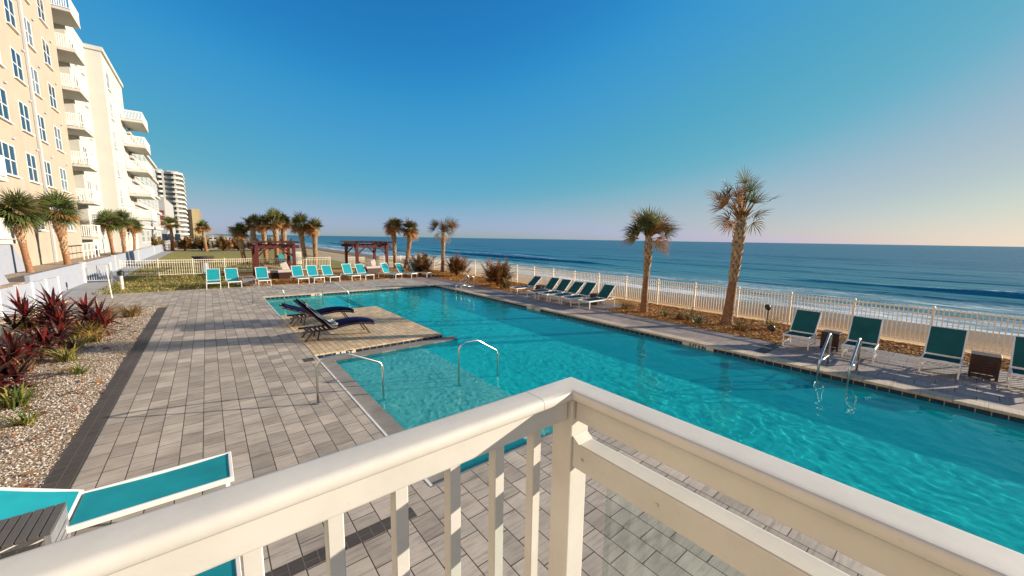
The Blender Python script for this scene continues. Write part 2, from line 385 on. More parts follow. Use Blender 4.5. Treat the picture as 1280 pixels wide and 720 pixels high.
struct(m.build('seaside_deck', M['paver_far']))
m = MB(); m.b2((11.48, -7, -.05), (11.85, 22.3, .012)); m.b2((4.9, 22.28, -.05), (11.85, 22.62, .012)); m.b2((2.0, 22.28, -.05), (4.9, 22.62, .012))
struct(m.build('pool_coping', M['coping'], bevel=.012))
m = MB(); m.b2((1.965, 4.0, -.1), (2.0, 10.6, .006)); m.b2((1.965, 16.7, -.1), (2.0, 22.62, .006)); struct(m.build('pool_coping', M['white_line']))
m = MB(); m.b2((1.965, 3.965, -.1), (5.165, 4.0, .002)); m.b2((5.165, -7, -.1), (5.2, 4.0, .002)); struct(m.build('pool_coping', M['ledge']))
m = MB()                                              # charcoal bands
m.sheet(-1.78, 2.5, -1.5, 21.3, .004); m.sheet(-1.6, 3.62, 1.62, 3.8, .004); m.sheet(12.0, 3.45, 13.6, 3.75, .004); m.sheet(1.66, 10.12, 1.9, 10.42, .004)
struct(m.build('paving_band', M['paver_dark']))
m = MB(); m.b2((1.97, 10.6, -.2), (5.7, 16.7, .008))
struct(m.build('sun_platform', M['paver_gold'], bevel=.01))
# pool shell
m = MB()
m.sheet(5.7, 4, 11.5, 22.3, -.8); m.sheet(5.2, -7, 11.5, 4, -.8)
def wall(m, x0, y0, x1, y1, z0, z1): m.add([(x0, y0, z0), (x1, y1, z0), (x1, y1, z1), (x0, y0, z1)], [(0, 1, 2, 3)])
wall(m, 11.5, -7, 11.5, 22.3, -.8, -.17); wall(m, 2, 22.3, 11.5, 22.3, -.8, -.17); wall(m, 5.2, -7, 11.5, -7, -.8, 0)
wall(m, 5.2, -9, 5.2, 4.0, -.8, -.17); wall(m, 2, 4, 5.2, 4, -.8, -.17); wall(m, 2, 4, 2, 22.3, -.8, -.17)
wall(m, 2, 10.6, 5.7, 10.6, -.8, -.17); wall(m, 2, 16.7, 5.7, 16.7, -.8, -.17); wall(m, 5.7, 10.6, 5.7, 16.7, -.8, -.17)
shell = struct(m.build('pool_floor', M['plaster']))
m = MB()
m.b2((2.36, 4.36, -.8), (4.9, 10.2, -.44)); m.b2((2.0, 16.7, -.8), (4.5, 22.3, -.44))
shelf = struct(m.build('pool_shelf', M['shelf']))
m = MB(); m.b2((4.9, 4.0, -.8), (5.3, 10.2, -.5)); m.b2((5.3, 4.0, -.8), (5.7, 10.2, -.65)); m.b2((4.5, 16.7, -.8), (4.9, 22.3, -.5)); m.b2((4.9, 16.7, -.8), (5.3, 22.3, -.65))
steps = struct(m.build('pool_steps', M['plaster']))
m = MB(); m.b2((2.0, 4.0, -1.3), (2.36, 10.6, -.105)); m.b2((2.36, 4.0, -1.3), (4.9, 4.30, -.36)); m.b2((2.36, 10.2, -1.3), (6.05, 10.6, -.105)); m.b2((5.7, 10.6, -1.3), (5.95, 16.7, -.24))
ledge = struct(m.build('pool_ledge', M['ledge']))
m = MB()
for a in ((11.497, -7, 11.497, 22.297), (2, 22.297, 11.497, 22.297), (2, 10.597, 5.7, 10.597), (2.0, 16.703, 5.7, 16.703), (5.703, 10.6, 5.703, 16.7)):
    wall(m, *a, -.20, -.03)
struct(m.build('waterline_tile', M['tile']))
# water surface with real ripples
def in_pool(x, y):
    if not (PX0 < x < PX1 and PYN < y < PY1): return False
    if y < PY0 and x < PXS: return False
    if x < 5.7 and 10.6 < y < 16.7: return False
    return True
def ripple(x, y):
    wx, wy = x + .35 * noise.noise((x * .6, y * .6, 3)), y + .35 * noise.noise((x * .6, y * .6, 8))
    v = .0060 * noise.noise((wx * 1.1, wy * 1.3, 1.0)) + .0075 * noise.noise((wx * 2.3, wy * 2.9, 5.0)) + .0034 * noise.noise((wx * 4.8, wy * 5.6, 9.0)) + .0015 * noise.noise((wx * 8.5, wy * 9.5, 2))
    if x < 5.4 and y < 10.7: v += .0042 * noise.noise((wx * 8, wy * 9.5, 4)) + .0016 * noise.noise((wx * 13, wy * 14, 6))
    return v * (.75 + .5 * noise.noise((x * .25, y * .2, 11)))
step = .031; nx = int(round((PX1 - PX0) / step)) + 1; ny = int(round((PY1 - PYN) / step)) + 1
sx, sy = (PX1 - PX0) / (nx - 1), (PY1 - PYN) / (ny - 1)
idx = {}; m = MB()
def wv(i, j):
    if (i, j) not in idx:
        x, y = PX0 + i * sx, PYN + j * sy; idx[(i, j)] = len(m.v); m.v.append((x, y, WL + ripple(x, y)))
    return idx[(i, j)]
for i in range(nx - 1):
    for j in range(ny - 1):
        if in_pool(PX0 + (i + .5) * sx, PYN + (j + .5) * sy):
            m.f.append((wv(i, j), wv(i + 1, j), wv(i + 1, j + 1), wv(i, j + 1))); m.mi.append(0)
m.raw = True
water = struct(m.build('pool_water', M['water'], smooth='all'))
for o in (shell, shelf, steps, ledge): o.cycles.is_caustics_receiver = True
water.cycles.is_caustics_caster = True

# ground sheets
m = MB(); m.sheet(-400, -300, -9, 3000, -.06); m.sheet(-9, 27.3, 17.2, 3000, -.035); m.sheet(-9, -300, 17.2, -12, -.06)
m.sheet(-9, 3.93, -5.2, 27.3, -.02); m.sheet(13.6, -12, 17.2, 27.3, -.05)
struct(m.build('ground', M['dune']))
m = MB(); m.sheet(-5.7, 4.0, -1.5, 22.0, -.01); struct(m.build('shell_bed', M['bedsoil']))
m = MB(); m.sheet(15.3, -12, 17.15, 3.55, -.012); m.sheet(13.6, 3.55, 17.15, 10.35, -.012); m.sheet(15.4, 10.35, 17.15, 16.75, -.012); m.sheet(13.6, 16.75, 17.15, 27.3, -.012)
m.sheet(1.5, 27.3, 17.15, 36.9, -.012)
struct(m.build('mulch_bed', M['mulch']))
m = MB(); m.sheet(-4.8, 27.3, 1.5, 86, -.008); m.sheet(1.5, 37.1, 12.5, 86, -.008); struct(m.build('lawn', M['lawn']))
m = MB(); m.add([(-6.0, 24.2, 0), (-5.2, 22.6, .0), (-4.3, 27.3, 0), (-4.8, 40, 0), (-4.6, 100, 0), (-6.0, 100, 0)], [(0, 1, 2, 3, 4, 5)]); m.v = [(a_, b_, .005) for a_, b_, c_ in m.v]; struct(m.build('path', M['concrete']))
# beach
m = MB(); prof = [(17.2, -.06), (19.5, -.45), (23, -1.05), (28, -1.75), (33, -2.15), (38, -2.42), (44, -2.75), (60, -3.6)]
ys = [-600, -100, -40, -20, 0, 20, 40, 60, 90, 130, 200, 300, 500, 900, 1600, 3000, 6000]
V = []
for y in ys:
    bend = 0 if y < 120 else (y - 120) * .012
    for (x, z) in prof: V.append((x + (bend if x > 17.3 else 0), y, z))
F = [(j * 8 + i, j * 8 + i + 1, (j + 1) * 8 + i + 1, (j + 1) * 8 + i) for j in range(len(ys) - 1) for i in range(7)]
m.add(V, F); struct(m.build('beach', M['sand'], smooth='all'))
# sea: near strip with breaking swell, far sheet to the horizon
def swell(x, y):
    z = 0
    for (x0, amp, w, s, wob) in ((70, .85, 2.2, 11, 5), (60, .34, 1.6, 4, 4), (90, .30, 2.6, 23, 5), (112, .24, 3.2, 31, 6), (140, .26, 4, 37, 8), (180, .26, 5, 41, 9), (48, .14, 1.2, 8, 3)):
        xc = x0 + wob * noise.noise((y * .012, s, 0)) + 1.2 * noise.noise((y * .06, s, 2))
        a = amp * max(0, .62 + 1.1 * noise.noise((y * .016, s + 3, 5)) + .25 * noise.noise((y * .1, s, 7)))
        d = x - xc; d = d / w if d > 0 else d / (w * .38)
        z += a * math.exp(-d * d)
    z += .10 * noise.noise((x * .25, y * .07, 0)) + .05 * noise.noise((x * .7, y * .3, 4))
    return z
xs = []; x = 35.0
while x < 230: xs.append(x); x += .55 if x < 100 else 1.6
yy = []; y = -70.0
while y < 420: yy.append(y); y += 1.0 if y < 60 else 2.5 if y < 160 else 8
m = MB(); fall = lambda x: max(0, min(1, (230 - x) / 40)) * max(0, min(1, (x - 38) / 6))
for y in yy:
    bend = 0 if y < 120 else (y - 120) * .012
    fy = max(0, min(1, (420 - y) / 80))
    for x in xs: m.v.append((x + bend * (1 if x < 120 else (230 - x) / 110), y, -2.5 + swell(x, y) * fall(x) * fy))
n_ = len(xs)
m.f = [(j * n_ + i, j * n_ + i + 1, (j + 1) * n_ + i + 1, (j + 1) * n_ + i) for j in range(len(yy) - 1) for i in range(n_ - 1)]; m.mi = [0] * len(m.f); m.raw = True
m.add([(xs[-1], -70, -2.5), (30000, -70, -2.5), (30000, yy[-1], -2.5), (xs[-1], yy[-1], -2.5)], [(0, 1, 2, 3)])
m.add([(35, -30000, -2.5), (30000, -30000, -2.5), (30000, -70, -2.5), (35, -70, -2.5)], [(0, 1, 2, 3)])
m.add([(35 + (yy[-1] - 120) * .012, yy[-1], -2.5), (30000, yy[-1], -2.5), (30000, 40000, -2.5), (500, 40000, -2.5)], [(0, 1, 2, 3)])
struct(m.build('sea', M['sea'], smooth='all'))

# ================================================================== BUILDINGS
def facade(mb, X, ys, zs, holes, depth=.045, sgn=1):
    """wall in the plane x = X looking to +x, with window openings and their reveals"""
    Y = sorted(set(ys + [h[0] for h in holes] + [h[1] for h in holes])); Z = sorted(set(zs + [h[2] for h in holes] + [h[3] for h in holes]))
    for a, b in zip(Y, Y[1:]):
        for c, d in zip(Z, Z[1:]):
            if any(h[0] <= a + 1e-4 and b <= h[1] + 1e-4 and h[2] <= c + 1e-4 and d <= h[3] + 1e-4 for h in holes): continue
            mb.add([(X, a, c), (X, b, c), (X, b, d), (X, a, d)], [(0, 1, 2, 3)])
    for (a, b, c, d) in holes:
        x = X - depth
        mb.add([(X, a, c), (X, b, c), (x, b, c), (x, a, c)], [(0, 1, 2, 3)]); mb.add([(X, a, d), (X, b, d), (x, b, d), (x, a, d)], [(0, 1, 2, 3)])
        mb.add([(X, a, c), (X, a, d), (x, a, d), (x, a, c)], [(0, 1, 2, 3)]); mb.add([(X, b, c), (X, b, d), (x, b, d), (x, b, c)], [(0, 1, 2, 3)])
def win_meshes(w, h, nv, fm, gm):
    f = MB(); t = .075
    for y in (-w / 2 + t / 2, w / 2 - t / 2): f.box((0, y, 0), (.07, t, h))
    for z in (-h / 2 + t / 2, h / 2 - t / 2): f.box((0, 0, z), (.07, w - 2 * t, t))
    for k in range(1, nv): f.box((0, -w / 2 + w * k / nv, 0), (.06, .085, h - 2 * t))
    f.box((0.004, 0, 0), (.05, w - 2 * t, .06)); f.box((.09, 0, -h / 2 - .03), (.16, w + .12, .07))
    p = MB(); p.box((.005, 0, 0), (.012, w - .1, h - .1))
    return f.mesh('window', fm), p.mesh('pane', gm)
WM = {}
def window(parent, X, y, z, w, h, nv=2, fm='white', gm='glass_win'):
    k = (w, h, nv, fm, gm)
    if k not in WM: WM[k] = win_meshes(w, h, nv, M[fm], M[gm])
    o = bpy.data.objects.new('window', WM[k][0]); COL.objects.link(o); o.parent = parent; o.location = (X, y, z)
    p = bpy.data.objects.new('pane', WM[k][1]); COL.objects.link(p); p.parent = o
    if gm == 'glass_win' and (int(abs(y) * 7 + z * 13) % 5) < 2:
        k2 = k + ('c',)
        if k2 not in WM:
            WM[k2] = WM[k][1].copy(); WM[k2].materials[0] = M['curtain_win']
        p.data = WM[k2]
def balcony(parent, x0, x1, y0, y1, z, rail='white', th=.2):
    s = MB(); s.b2((x0, y0, z - th), (x1, y1, z)); b = s.build('balcony', M['offwhite'], parent)
    r = MB(); t = .05
    for (a, c) in (((x1 - t, y0), (x1, y1)), ((x0, y0), (x1 - t, y0 + t)), ((x0, y1 - t), (x1 - t, y1))):
        r.b2((a[0], a[1], z + 1.0), (c[0], c[1], z + 1.07)); r.b2((a[0], a[1], z + .06), (c[0], c[1], z + .10))
    y = y0 + .05
    while y < y1 - .1:
        r.b2((x1 - .04, y, z + .1), (x1 - .015, y + .07, z + 1.0)); y += .13
    x = x0 + .05
    while x < x1 - .1:
        r.b2((x, y0 + .012, z + .1), (x + .07, y0 + .037, z + 1.0)); r.b2((x, y1 - .037, z + .1), (x + .07, y1 - .012, z + 1.0)); x += .13
    r.build('railing', M['white'], b)
ZW = [1.0 + 3.11 * k + 3.05 for k in range(7)]                     # window centres 4.05, 7.16 ...
T = thing('apartment_building', 'beige apartment block with rows of white framed windows beside the ramp walls', 'building', (0, 0, 0))
holes = []; cols = [(46.2, 1.75, 2), (42.3, 1.75, 2), (39.2, 1.75, 2), (35.2, 2.7, 3), (28.6, 1.75, 2), (20, 1.75, 2), (12, 1.75, 2), (4, 1.75, 2)]
for (y, w, nv) in cols:
    for z in ZW[:6]:
        if not (y == 35.2 and z < 5): holes.append((y - w / 2, y + w / 2, z - .9, z + .9))
w = MB(); facade(w, -8.5, [-28, 49.3], [-.1, 22.6], holes)
w.add([(-8.5, 49.3, -.1), (-12, 49.3, -.1), (-12, 49.3, 22.6), (-8.5, 49.3, 22.6)], [(0, 1, 2, 3)]); w.add([(-8.5, -28, -.1), (-22, -28, -.1), (-22, -28, 22.6), (-8.5, -28, 22.6)], [(0, 1, 2, 3)])
w.add([(-8.5, -28, 22.6), (-8.5, 49.3, 22.6), (-22, 49.3, 22.6), (-22, -28, 22.6)], [(0, 1, 2, 3)])
w.add([(-22, -28, -.1), (-22, 49.3, -.1), (-22, 49.3, 22.6), (-22, -28, 22.6)], [(0, 1, 2, 3)]); w.add([(-9.5, -28, -.1), (-9.5, 49.2, -.1), (-9.5, 49.2, 22.5), (-9.5, -28, 22.5)], [(0, 1, 2, 3)])
w.build('wall', M['beige'], T)
for (y, ww, nv) in cols:
    for z in ZW[:6]:
        if not (y == 35.2 and z < 5): window(T, -8.525, y, z, ww, 1.8, nv)
p = MB(); p.b2((-8.49, 40.85, 0), (-8.36, 41.2, 22.4)); p.build('drainpipe', M['grey_trim'], T, bevel=.02)
p = MB(); p.b2((-8.9, -28.1, 22.55), (-8.3, 49.4, 23.0)); p.build('cornice', M['offwhite'], T)
p = MB(); p.box((0, 0, 0), (.1, .35, .12)); vm = p.mesh('wall_vent', M['grey_trim'])
for (y, w_, nv) in cols:
    for z in ZW[:6]:
        o = bpy.data.objects.new('wall_vent', vm); COL.objects.link(o); o.parent = T; o.location = (-8.46, y + 1.25, z + 1.35)
for k in range(6): balcony(T, -8.48, -7.7, 27.4, 31.6, 2.65 + 3.11 * k)
# white wing with recessed and projecting balconies
T = thing('apartment_building', 'white apartment block with stacked balconies and stepped end wing', 'building', (0, 0, 0))
holes = [(54.0, 55.6, z - .9, z + .9) for z in ZW[:6]] + [(57.4, 58.5, z - .9, z + .9) for z in ZW[:6]]
w = MB(); facade(w, -8.5, [52.9, 60], [-.1, 22.3], holes)
def quad(mb, *p): mb.add(p, [tuple(range(len(p)))])
quad(w, (-8.5, 52.9, -.1), (-9.9, 52.9, -.1), (-9.9, 52.9, 22.3), (-8.5, 52.9, 22.3))
quad(w, (-9.9, 49.35, -.1), (-9.9, 52.9, -.1), (-9.9, 52.9, 22.3), (-9.9, 49.35, 22.3))
quad(w, (-22, 49.35, 22.3), (-8.5, 52.9, 22.3), (-8.5, 60, 22.3), (-22, 60, 22.3))
w.build('wall', M['offwhite'], T)
for z in ZW[:6]: window(T, -8.525, 54.8, z, 1.6, 1.8); window(T, -8.525, 57.95, z, 1.1, 1.8)
w = MB(); holes = [(61.7, 63.3, z - .9, z + .9) for z in ZW[:6]]
facade(w, -7.3, [60, 72.6], [-.1, 21.9], holes)
quad(w, (-8.5, 60, -.1), (-7.3, 60, -.1), (-7.3, 60, 21.9), (-8.5, 60, 21.9)); quad(w, (-22, 60, -.1), (-8.5, 60, -.1), (-8.5, 60, 21.9), (-22, 60, 21.9))
quad(w, (-7.3, 72.6, -.1), (-22, 72.6, -.1), (-22, 72.6, 21.9), (-7.3, 72.6, 21.9)); quad(w, (-7.3, 60, 21.9), (-7.3, 72.6, 21.9), (-22, 72.6, 21.9), (-22, 60, 21.9))
quad(w, (-7.7, 60.1, -.1), (-7.7, 72.5, -.1), (-7.7, 72.5, 21.8), (-7.7, 60.1, 21.8))
w.build('wing', M['offwhite'], T)
for z in ZW[:6]: window(T, -7.325, 62.5, z, 1.6, 1.8)
p = MB(); p.b2((-7.45, 59.85, 21.85), (-7.12, 72.75, 22.25)); p.b2((-8.6, 59.85, 21.85), (-7.45, 60.15, 22.25)); p.build('cornice', M['offwhite'], T)
for k in range(7):
    balcony(T, -9.85, -7.5, 49.4, 52.85, 2.65 + 3.11 * k)
    if k < 6:
        p = MB(); p.b2((-9.88, 49.9, 2.7 + 3.11 * k), (-9.8, 51.9, 4.95 + 3.11 * k)); p.build('balcony_door', M['grey_door'], T)
for k in range(5): balcony(T, -7.29, -5.3, 68.6, 74.6, 5.0 + 3.05 * k, th=.28)
# glass fronted block
T = thing('apartment_building', 'low white block with teal windows and long white balcony bands', 'building')
w = MB(); hs_ = [(76.5 + 6.2 * i, 79.7 + 6.2 * i, 1.7 + 3.1 * k, 3.5 + 3.1 * k) for i in range(5) for k in range(5)]
facade(w, -7.3, [72.7, 108], [-.1, 16.6], hs_)
quad(w, (-7.3, 72.7, 16.6), (-7.3, 108, 16.6), (-22, 108, 16.6), (-22, 72.7, 16.6)); quad(w, (-7.3, 108, -.1), (-22, 108, -.1), (-22, 108, 16.6), (-7.3, 108, 16.6))
quad(w, (-7.7, 72.8, -.1), (-7.7, 107.9, -.1), (-7.7, 107.9, 16.5), (-7.7, 72.8, 16.5))
w.build('wall', M['greywall'], T)
for h in hs_: window(T, -7.325, (h[0] + h[1]) / 2, (h[2] + h[3]) / 2, h[1] - h[0], 1.8, 3, 'white', 'teal_win')
for k in range(6): p = MB(); p.b2((-7.29, 72.7, .65 + 3.1 * k), (-6.95, 108.2, 1.05 + 3.1 * k)); p.build('balcony_band', M['offwhite'], T)
# plain grey block with red window panels
T = thing('hotel_block', 'plain pale grey hotel block with red framed window panels', 'building')
w = MB(); w.b2((-30, 150, -.1), (-8.9, 190, 13.4)); w.build('wall', M['greywall'], T)
for k in range(3):
    for i in range(2):
        p = MB(); X0 = -11.4 + i * 1.25
        for a in range(2): p.b2((X0 + a * .55, 149.9, 5.4 + 1.55 * k), (X0 + .48 + a * .55, 150.02, 6.55 + 1.55 * k))
        p.build('window', M['redframe'], T)
p = MB(); p.b2((-12.4, 149.6, -.1), (-6.0, 150.0, 1.0)); p.build('base', M['offwhite'], T)
for i in range(4):
    p = MB(); p.b2((-11.8 + 1.5 * i, 149.5, 1.1), (-10.6 + 1.5 * i, 149.95, 2.9)); p.build('window', M['glass_win'], T)
# white tower with stacked curved balconies
T = thing('apartment_tower', 'white high rise tower ringed with curved balcony slabs', 'building')
w = MB(); w.b2((-20.6, 301, -.1), (-10.2, 330, 36.8)); w.build('wall', M['dark_gap'], T)
w = MB()
for X in (-20.5, -17.3, -12.2): w.b2((X - .45, 299.4, -.1), (X + .45, 301.2, 38.6))
w.build('pillar', M['offwhite'], T)
for k in range(14):
    z = 2.2 + 2.7 * k; p = MB()
    def arc(x0, x1, b): return [(x0 + (x1 - x0) * t / 8, 300.2 - b * math.sin(math.pi * t / 8)) for t in range(9)]
    poly = arc(-21.4, -17.0, 1.4) + arc(-16.2, -9.3, 1.9) + [(-8.6, 303), (-8.6, 331), (-21.4, 331)]
    p.prism(poly, 'z', z, z + 1.15); p.build('balcony', M['offwhite'], T)
p = MB(); p.b2((-21, 301, 38.4), (-17.5, 310, 39.8)); p.b2((-15.4, 301, 38.0), (-10.6, 315, 39.2)); p.build('roof', M['offwhite'], T)
T = thing('apartment_tower', 'distant yellow and brown tower with a sunlit plain end wall', 'building')
w = MB(); w.b2((-9.4, 330, -.1), (-6.6, 352, 18.9)); w.build('wall', M['brown_tower'], T)
w = MB(); w.b2((-6.6, 328, -.1), (-2.7, 352, 19.3)); w.build('end_wall', M['yellow'], T)
w = MB(); w.b2((-2.7, 329, -.1), (-1.9, 352, 18.6)); w.build('wall', M['brown_tower'], T)
HB = [(-7.2, 190, 3.6, 6, 2.0, 'white beach house with lilac gable beside the towers'), (-2.0, 215, 3.2, 6, 1.7, 'pale low beach house left of the sunlit lone palm'), (2.4, 240, 3.0, 8, 1.8, 'white flat beach house right of the sunlit lone palm'), (9.0, 260, 3.6, 9, 1.6, 'dark roofed beach shelter nearest to the sea'), (15.5, 300, 2.6, 7, 1.4, 'white beach hut at the far end of the dunes')]
for i, (x, y, wd, dp, ht, lab) in enumerate(HB):
    T = thing('beach_house', lab, 'house', group='low houses on the far dunes')
    w = MB(); w.b2((x - wd / 2, y, -.1), (x + wd / 2, y + dp, ht)); w.build('wall', M['offwhite'], T)
    r = MB(); r.prism([(x - wd / 2 - .3, ht), (x + wd / 2 + .3, ht), (x, ht + .8)], 'y', y - .3, y + dp + .3); r.build('roof', M['grey_door'] if i in (1, 3) else M['greywall'], T)
    for k in (-1, 1): p = MB(); p.b2((x + k * wd / 4 - .4, y - .05, .5), (x + k * wd / 4 + .4, y + .02, 1.3)); p.build('window', M['glass_win'], T)

# ================================================================== WALLS, FENCES
T = thing('retaining_wall', 'long low white retaining wall along the grey path', 'wall')
for (a, b) in ((25.3, 34.6), (34.6, 44.5), (44.5, 58), (58, 74), (74, 98)):
    w = MB(); w.b2((-6.15, a + .02, -.05), (-6.0, b - .02, 1.22)); w.build('wall_panel', M['white_wall_shade'], T, bevel=.01)
    w = MB(); w.b2((-6.2, b - .12, -.05), (-5.95, b + .1, 1.27)); w.build('pier', M['offwhite'], T, bevel=.01)
m = MB(); m.b2((-8.5, 24, -.1), (-6.15, 98, .95)); struct(m.build('terrace', M['bedsoil']))
# white panel fence near the bed
T = thing('panel_fence', 'solid white panel fence on a stone kerb behind the red plants', 'fence')
P0, P1 = Vector((-5.93, 17.2, 0)), Vector((-5.24, 25.3, 0)); nseg = 7
ang = math.atan2(P1.y - P0.y, P1.x - P0.x)
for i in range(nseg):
    a, b = P0.lerp(P1, i / nseg), P0.lerp(P1, (i + 1) / nseg)
    w = MB(); w.beam(a + Vector((0, 0, .62)), b + Vector((0, 0, .62)), .03, .9); w.beam(a + Vector((0, 0, 1.09)), b + Vector((0, 0, 1.09)), .06, .06); w.beam(a + Vector((0, 0, .16)), b + Vector((0, 0, .16)), .05, .05)
    for t in (.33, .66): q = a.lerp(b, t); w.beam(q + Vector((0.005, 0, .2)), q + Vector((0.005, 0, 1.05)), .02, .045, (0, 1, 0))
    w.build('fence_panel', M['white_wall_shade'], T)
for i in range(nseg + 1):
    a = P0.lerp(P1, i / nseg); w = MB(); w.box((a.x, a.y, .56), (.085, .085, 1.16)); w.build('post', M['white'], T, bevel=.008)
w = MB(); w.beam(P0 + Vector((.1, 0, .03)), P1 + Vector((.1, 0, .03)), .35, .16); w.build('kerb', M['bedsoil'], T, bevel=.03)
# ramp walls
def ramp_wall(name, pts, x, th, label):
    w = MB(); w.prism(pts, 'x', x, x + th); return tag(w.build(name, M['white_wall_shade'], bevel=.01), label, 'wall')
ramp_wall('ramp_wall', [(22.0, .9), (32.6, .9), (32.4, 1.5), (31.4, 2.35), (29.6, 2.85), (27.0, 3.0), (22, 3.0)], -7.95, .12, 'white ramp wall with rounded top corner below the beige facade')
ramp_wall('ramp_wall', [(20.0, 0), (25.6, 0), (25.4, .6), (24.2, 1.75), (22.6, 2.35), (20, 2.4)], -6.6, .12, 'white sloped ramp wall at the left frame edge behind panel fence')
T = thing('ramp_railing', 'dark slatted railing section at the far left behind white fence', 'railing')
for i in range(9):
    w = MB(); w.b2((-6.42, 19.5 + .34 * i, 0), (-6.34, 19.58 + .34 * i, 1.5)); w.build('baluster', M['grey_door'], T)
w = MB(); w.b2((-6.44, 19.4, 1.5), (-6.32, 22.5, 1.58)); w.build('top_rail', M['white'], T)
# stair rails near wing
T = thing('stair_railing', 'white stair railing frame at the building wing corner', 'railing')
for i in range(5):
    w = MB(); w.tube([(-7.6, 44 + 1.3 * i, .9), (-7.6, 44 + 1.3 * i, 2.2)], .045, 6); w.build('post', M['white'], T)
w = MB(); w.tube([(-7.6, 43.5, 2.2), (-7.6, 49.8, 2.2)], .05, 6); w.tube([(-7.6, 43.5, 1.6), (-7.6, 49.8, 1.6)], .04, 6); w.build('rail', M['white'], T)

def picket_fence(name, label, A, B, n, h, zf=lambda t: 0, pitch=.105, gap=.08):
    T = thing(name, label, 'fence'); A, B = Vector(A), Vector(B); L = (B - A).length / n; d = (B - A).normalized()
    ang = math.atan2(d.y, d.x)
    p = MB(); p.box((L / 2, 0, h - .05), (L - .06, .03, .04)); p.box((L / 2, 0, h - .22), (L - .06, .026, .03)); p.box((L / 2, 0, gap + .03), (L - .06, .03, .035))
    k = int((L - .1) / pitch)
    for i in range(k): p.box((.05 + (L - .1) * (i + .5) / k, 0, (h + gap) / 2), (.024, .02, h - gap))
    pm = p.mesh('fence_panel', M['fence_w'])
    q = MB(); q.box((0, 0, h / 2), (.062, .062, h + .04)); q.add([(-.04, -.04, h + .02), (.04, -.04, h + .02), (.04, .04, h + .02), (-.04, .04, h + .02), (0, 0, h + .07)], [(0, 1, 4), (1, 2, 4), (2, 3, 4), (3, 0, 4), (3, 2, 1, 0)])
    qm = q.mesh('post', M['fence_w'])
    for i in range(n + 1):
        a = A + d * L * i
        o = bpy.data.objects.new('post', qm); COL.objects.link(o); o.parent = T; o.location = a; o.rotation_euler = (0, 0, ang)
        if i < n:
            o = bpy.data.objects.new('fence_panel', pm); COL.objects.link(o); o.parent = T; o.location = a; o.rotation_euler = (0, 0, ang)
    return T
picket_fence('picket_fence', 'long white picket fence between the mulch bed and the beach', (17.17, -8.41, 0), (17.17, 37.0, 0), 25, 1.2)
picket_fence('picket_fence', 'white picket fence crossing the lawn behind the teal loungers', (-4.78, 37.05, 0), (8.6, 37.05, 0), 7, 1.2, pitch=.125)
picket_fence('picket_fence', 'short white picket fence behind the seaward pergola', (10.2, 37.3, 0), (17.1, 37.3, 0), 4, 1.15, pitch=.125)
T = thing('gate', 'white metal gate across the grey path beside the lawn', 'gate')
w = MB()
for i in range(11): w.box((-5.9 + .1 * i, 34.2, .62), (.03, .03, 1.0))
w.box((-5.4, 34.2, 1.12), (1.05, .045, .05)); w.box((-5.4, 34.2, .12), (1.05, .045, .05)); w.build('gate_leaf', M['grey_trim'], T)
for x in (-5.97, -4.84): w = MB(); w.box((x, 34.2, .6), (.08, .08, 1.25)); w.build('post', M['white'], T)

# ================================================================== BALCONY
CX, CY = .803, .706
m = MB(); m.b2((-4.0, -4.0, 1.42), (CX + .08, CY + .08, 1.62)); struct(m.build('balcony_floor', M['concrete'], bevel=.01))
T = thing('balcony_railing', 'white balcony railing with rounded top rail, slim balusters and glass panel', 'railing', (0, 0, 0))
# top rail: rounded cap swept along both runs with a mitred corner
prof = [(-.034, 2.654), (-.041, 2.657), (-.0435, 2.661), (-.0435, 2.671), (-.0415, 2.678), (-.037, 2.6825), (-.031, 2.6845), (-.026, 2.6852), (.026, 2.6852), (.031, 2.6845), (.037, 2.6825), (.0415, 2.678), (.0435, 2.671), (.0435, 2.661), (.041, 2.657), (.034, 2.654)]
cap = MB(); n_ = len(prof); V = []
for (u, z) in prof: V.append((CX - .150, CY + u, z))
for (u, z) in prof: V.append((CX + u, CY + u, z))
for (u, z) in prof: V.append((CX + u, -4.0, z))
cap.add(V, [(k * n_ + i, k * n_ + (i + 1) % n_, (k + 1) * n_ + (i + 1) % n_, (k + 1) * n_ + i) for k in range(2) for i in range(n_)])
cap.add([(-4.0, CY + u, z) for (u, z) in prof] + [(CX - .1512, CY + u, z) for (u, z) in prof], [(i, (i + 1) % n_, n_ + (i + 1) % n_, n_ + i) for i in range(n_)])
cap.build('top_rail', M['white_rail'], T, smooth=True)
f = MB(); f.b2((-4.0, CY - .024, 2.592), (CX - .04, CY + .024, 2.655)); f.build('fascia', M['white_rail'], T, bevel=.004)
f = MB(); f.b2((CX - .024, -4.0, 2.592), (CX + .024, CY - .04, 2.655)); f.build('fascia', M['white_rail'], T, bevel=.004)
p = MB(); p.b2((CX - .037, CY - .037, 1.6), (CX + .037, CY + .037, 2.653)); p.build('post', M['white_rail'], T, bevel=.004)
p = MB(); p.b2((CX - .030, -4.0, 2.452), (CX + .030, CY - .037, 2.528)); p.build('mid_rail', M['white_rail'], T, bevel=.005)
w = MB()
w.add([(CX - .03, CY - .038, 2.528), (CX + .03, CY - .038, 2.528), (CX + .03, CY - .062, 2.528), (CX - .03, CY - .062, 2.528), (CX - .03, CY - .038, 2.545), (CX + .03, CY - .038, 2.545)], [(0, 1, 2, 3), (0, 4, 5, 1), (3, 2, 5, 4), (0, 3, 4), (1, 5, 2)])
w.build('weld', M['white_rail'], T)
for (x, y, z) in ((CX - .031, CY - .075, 2.49), (CX - .031, CY - .30, 2.49), (CX - .031, CY - .62, 2.49)):
    q = MB(); q.tube([(x + .002, y, z), (x - .0015, y, z)], .0042, 12); q.build('screw', M['steel'], T)
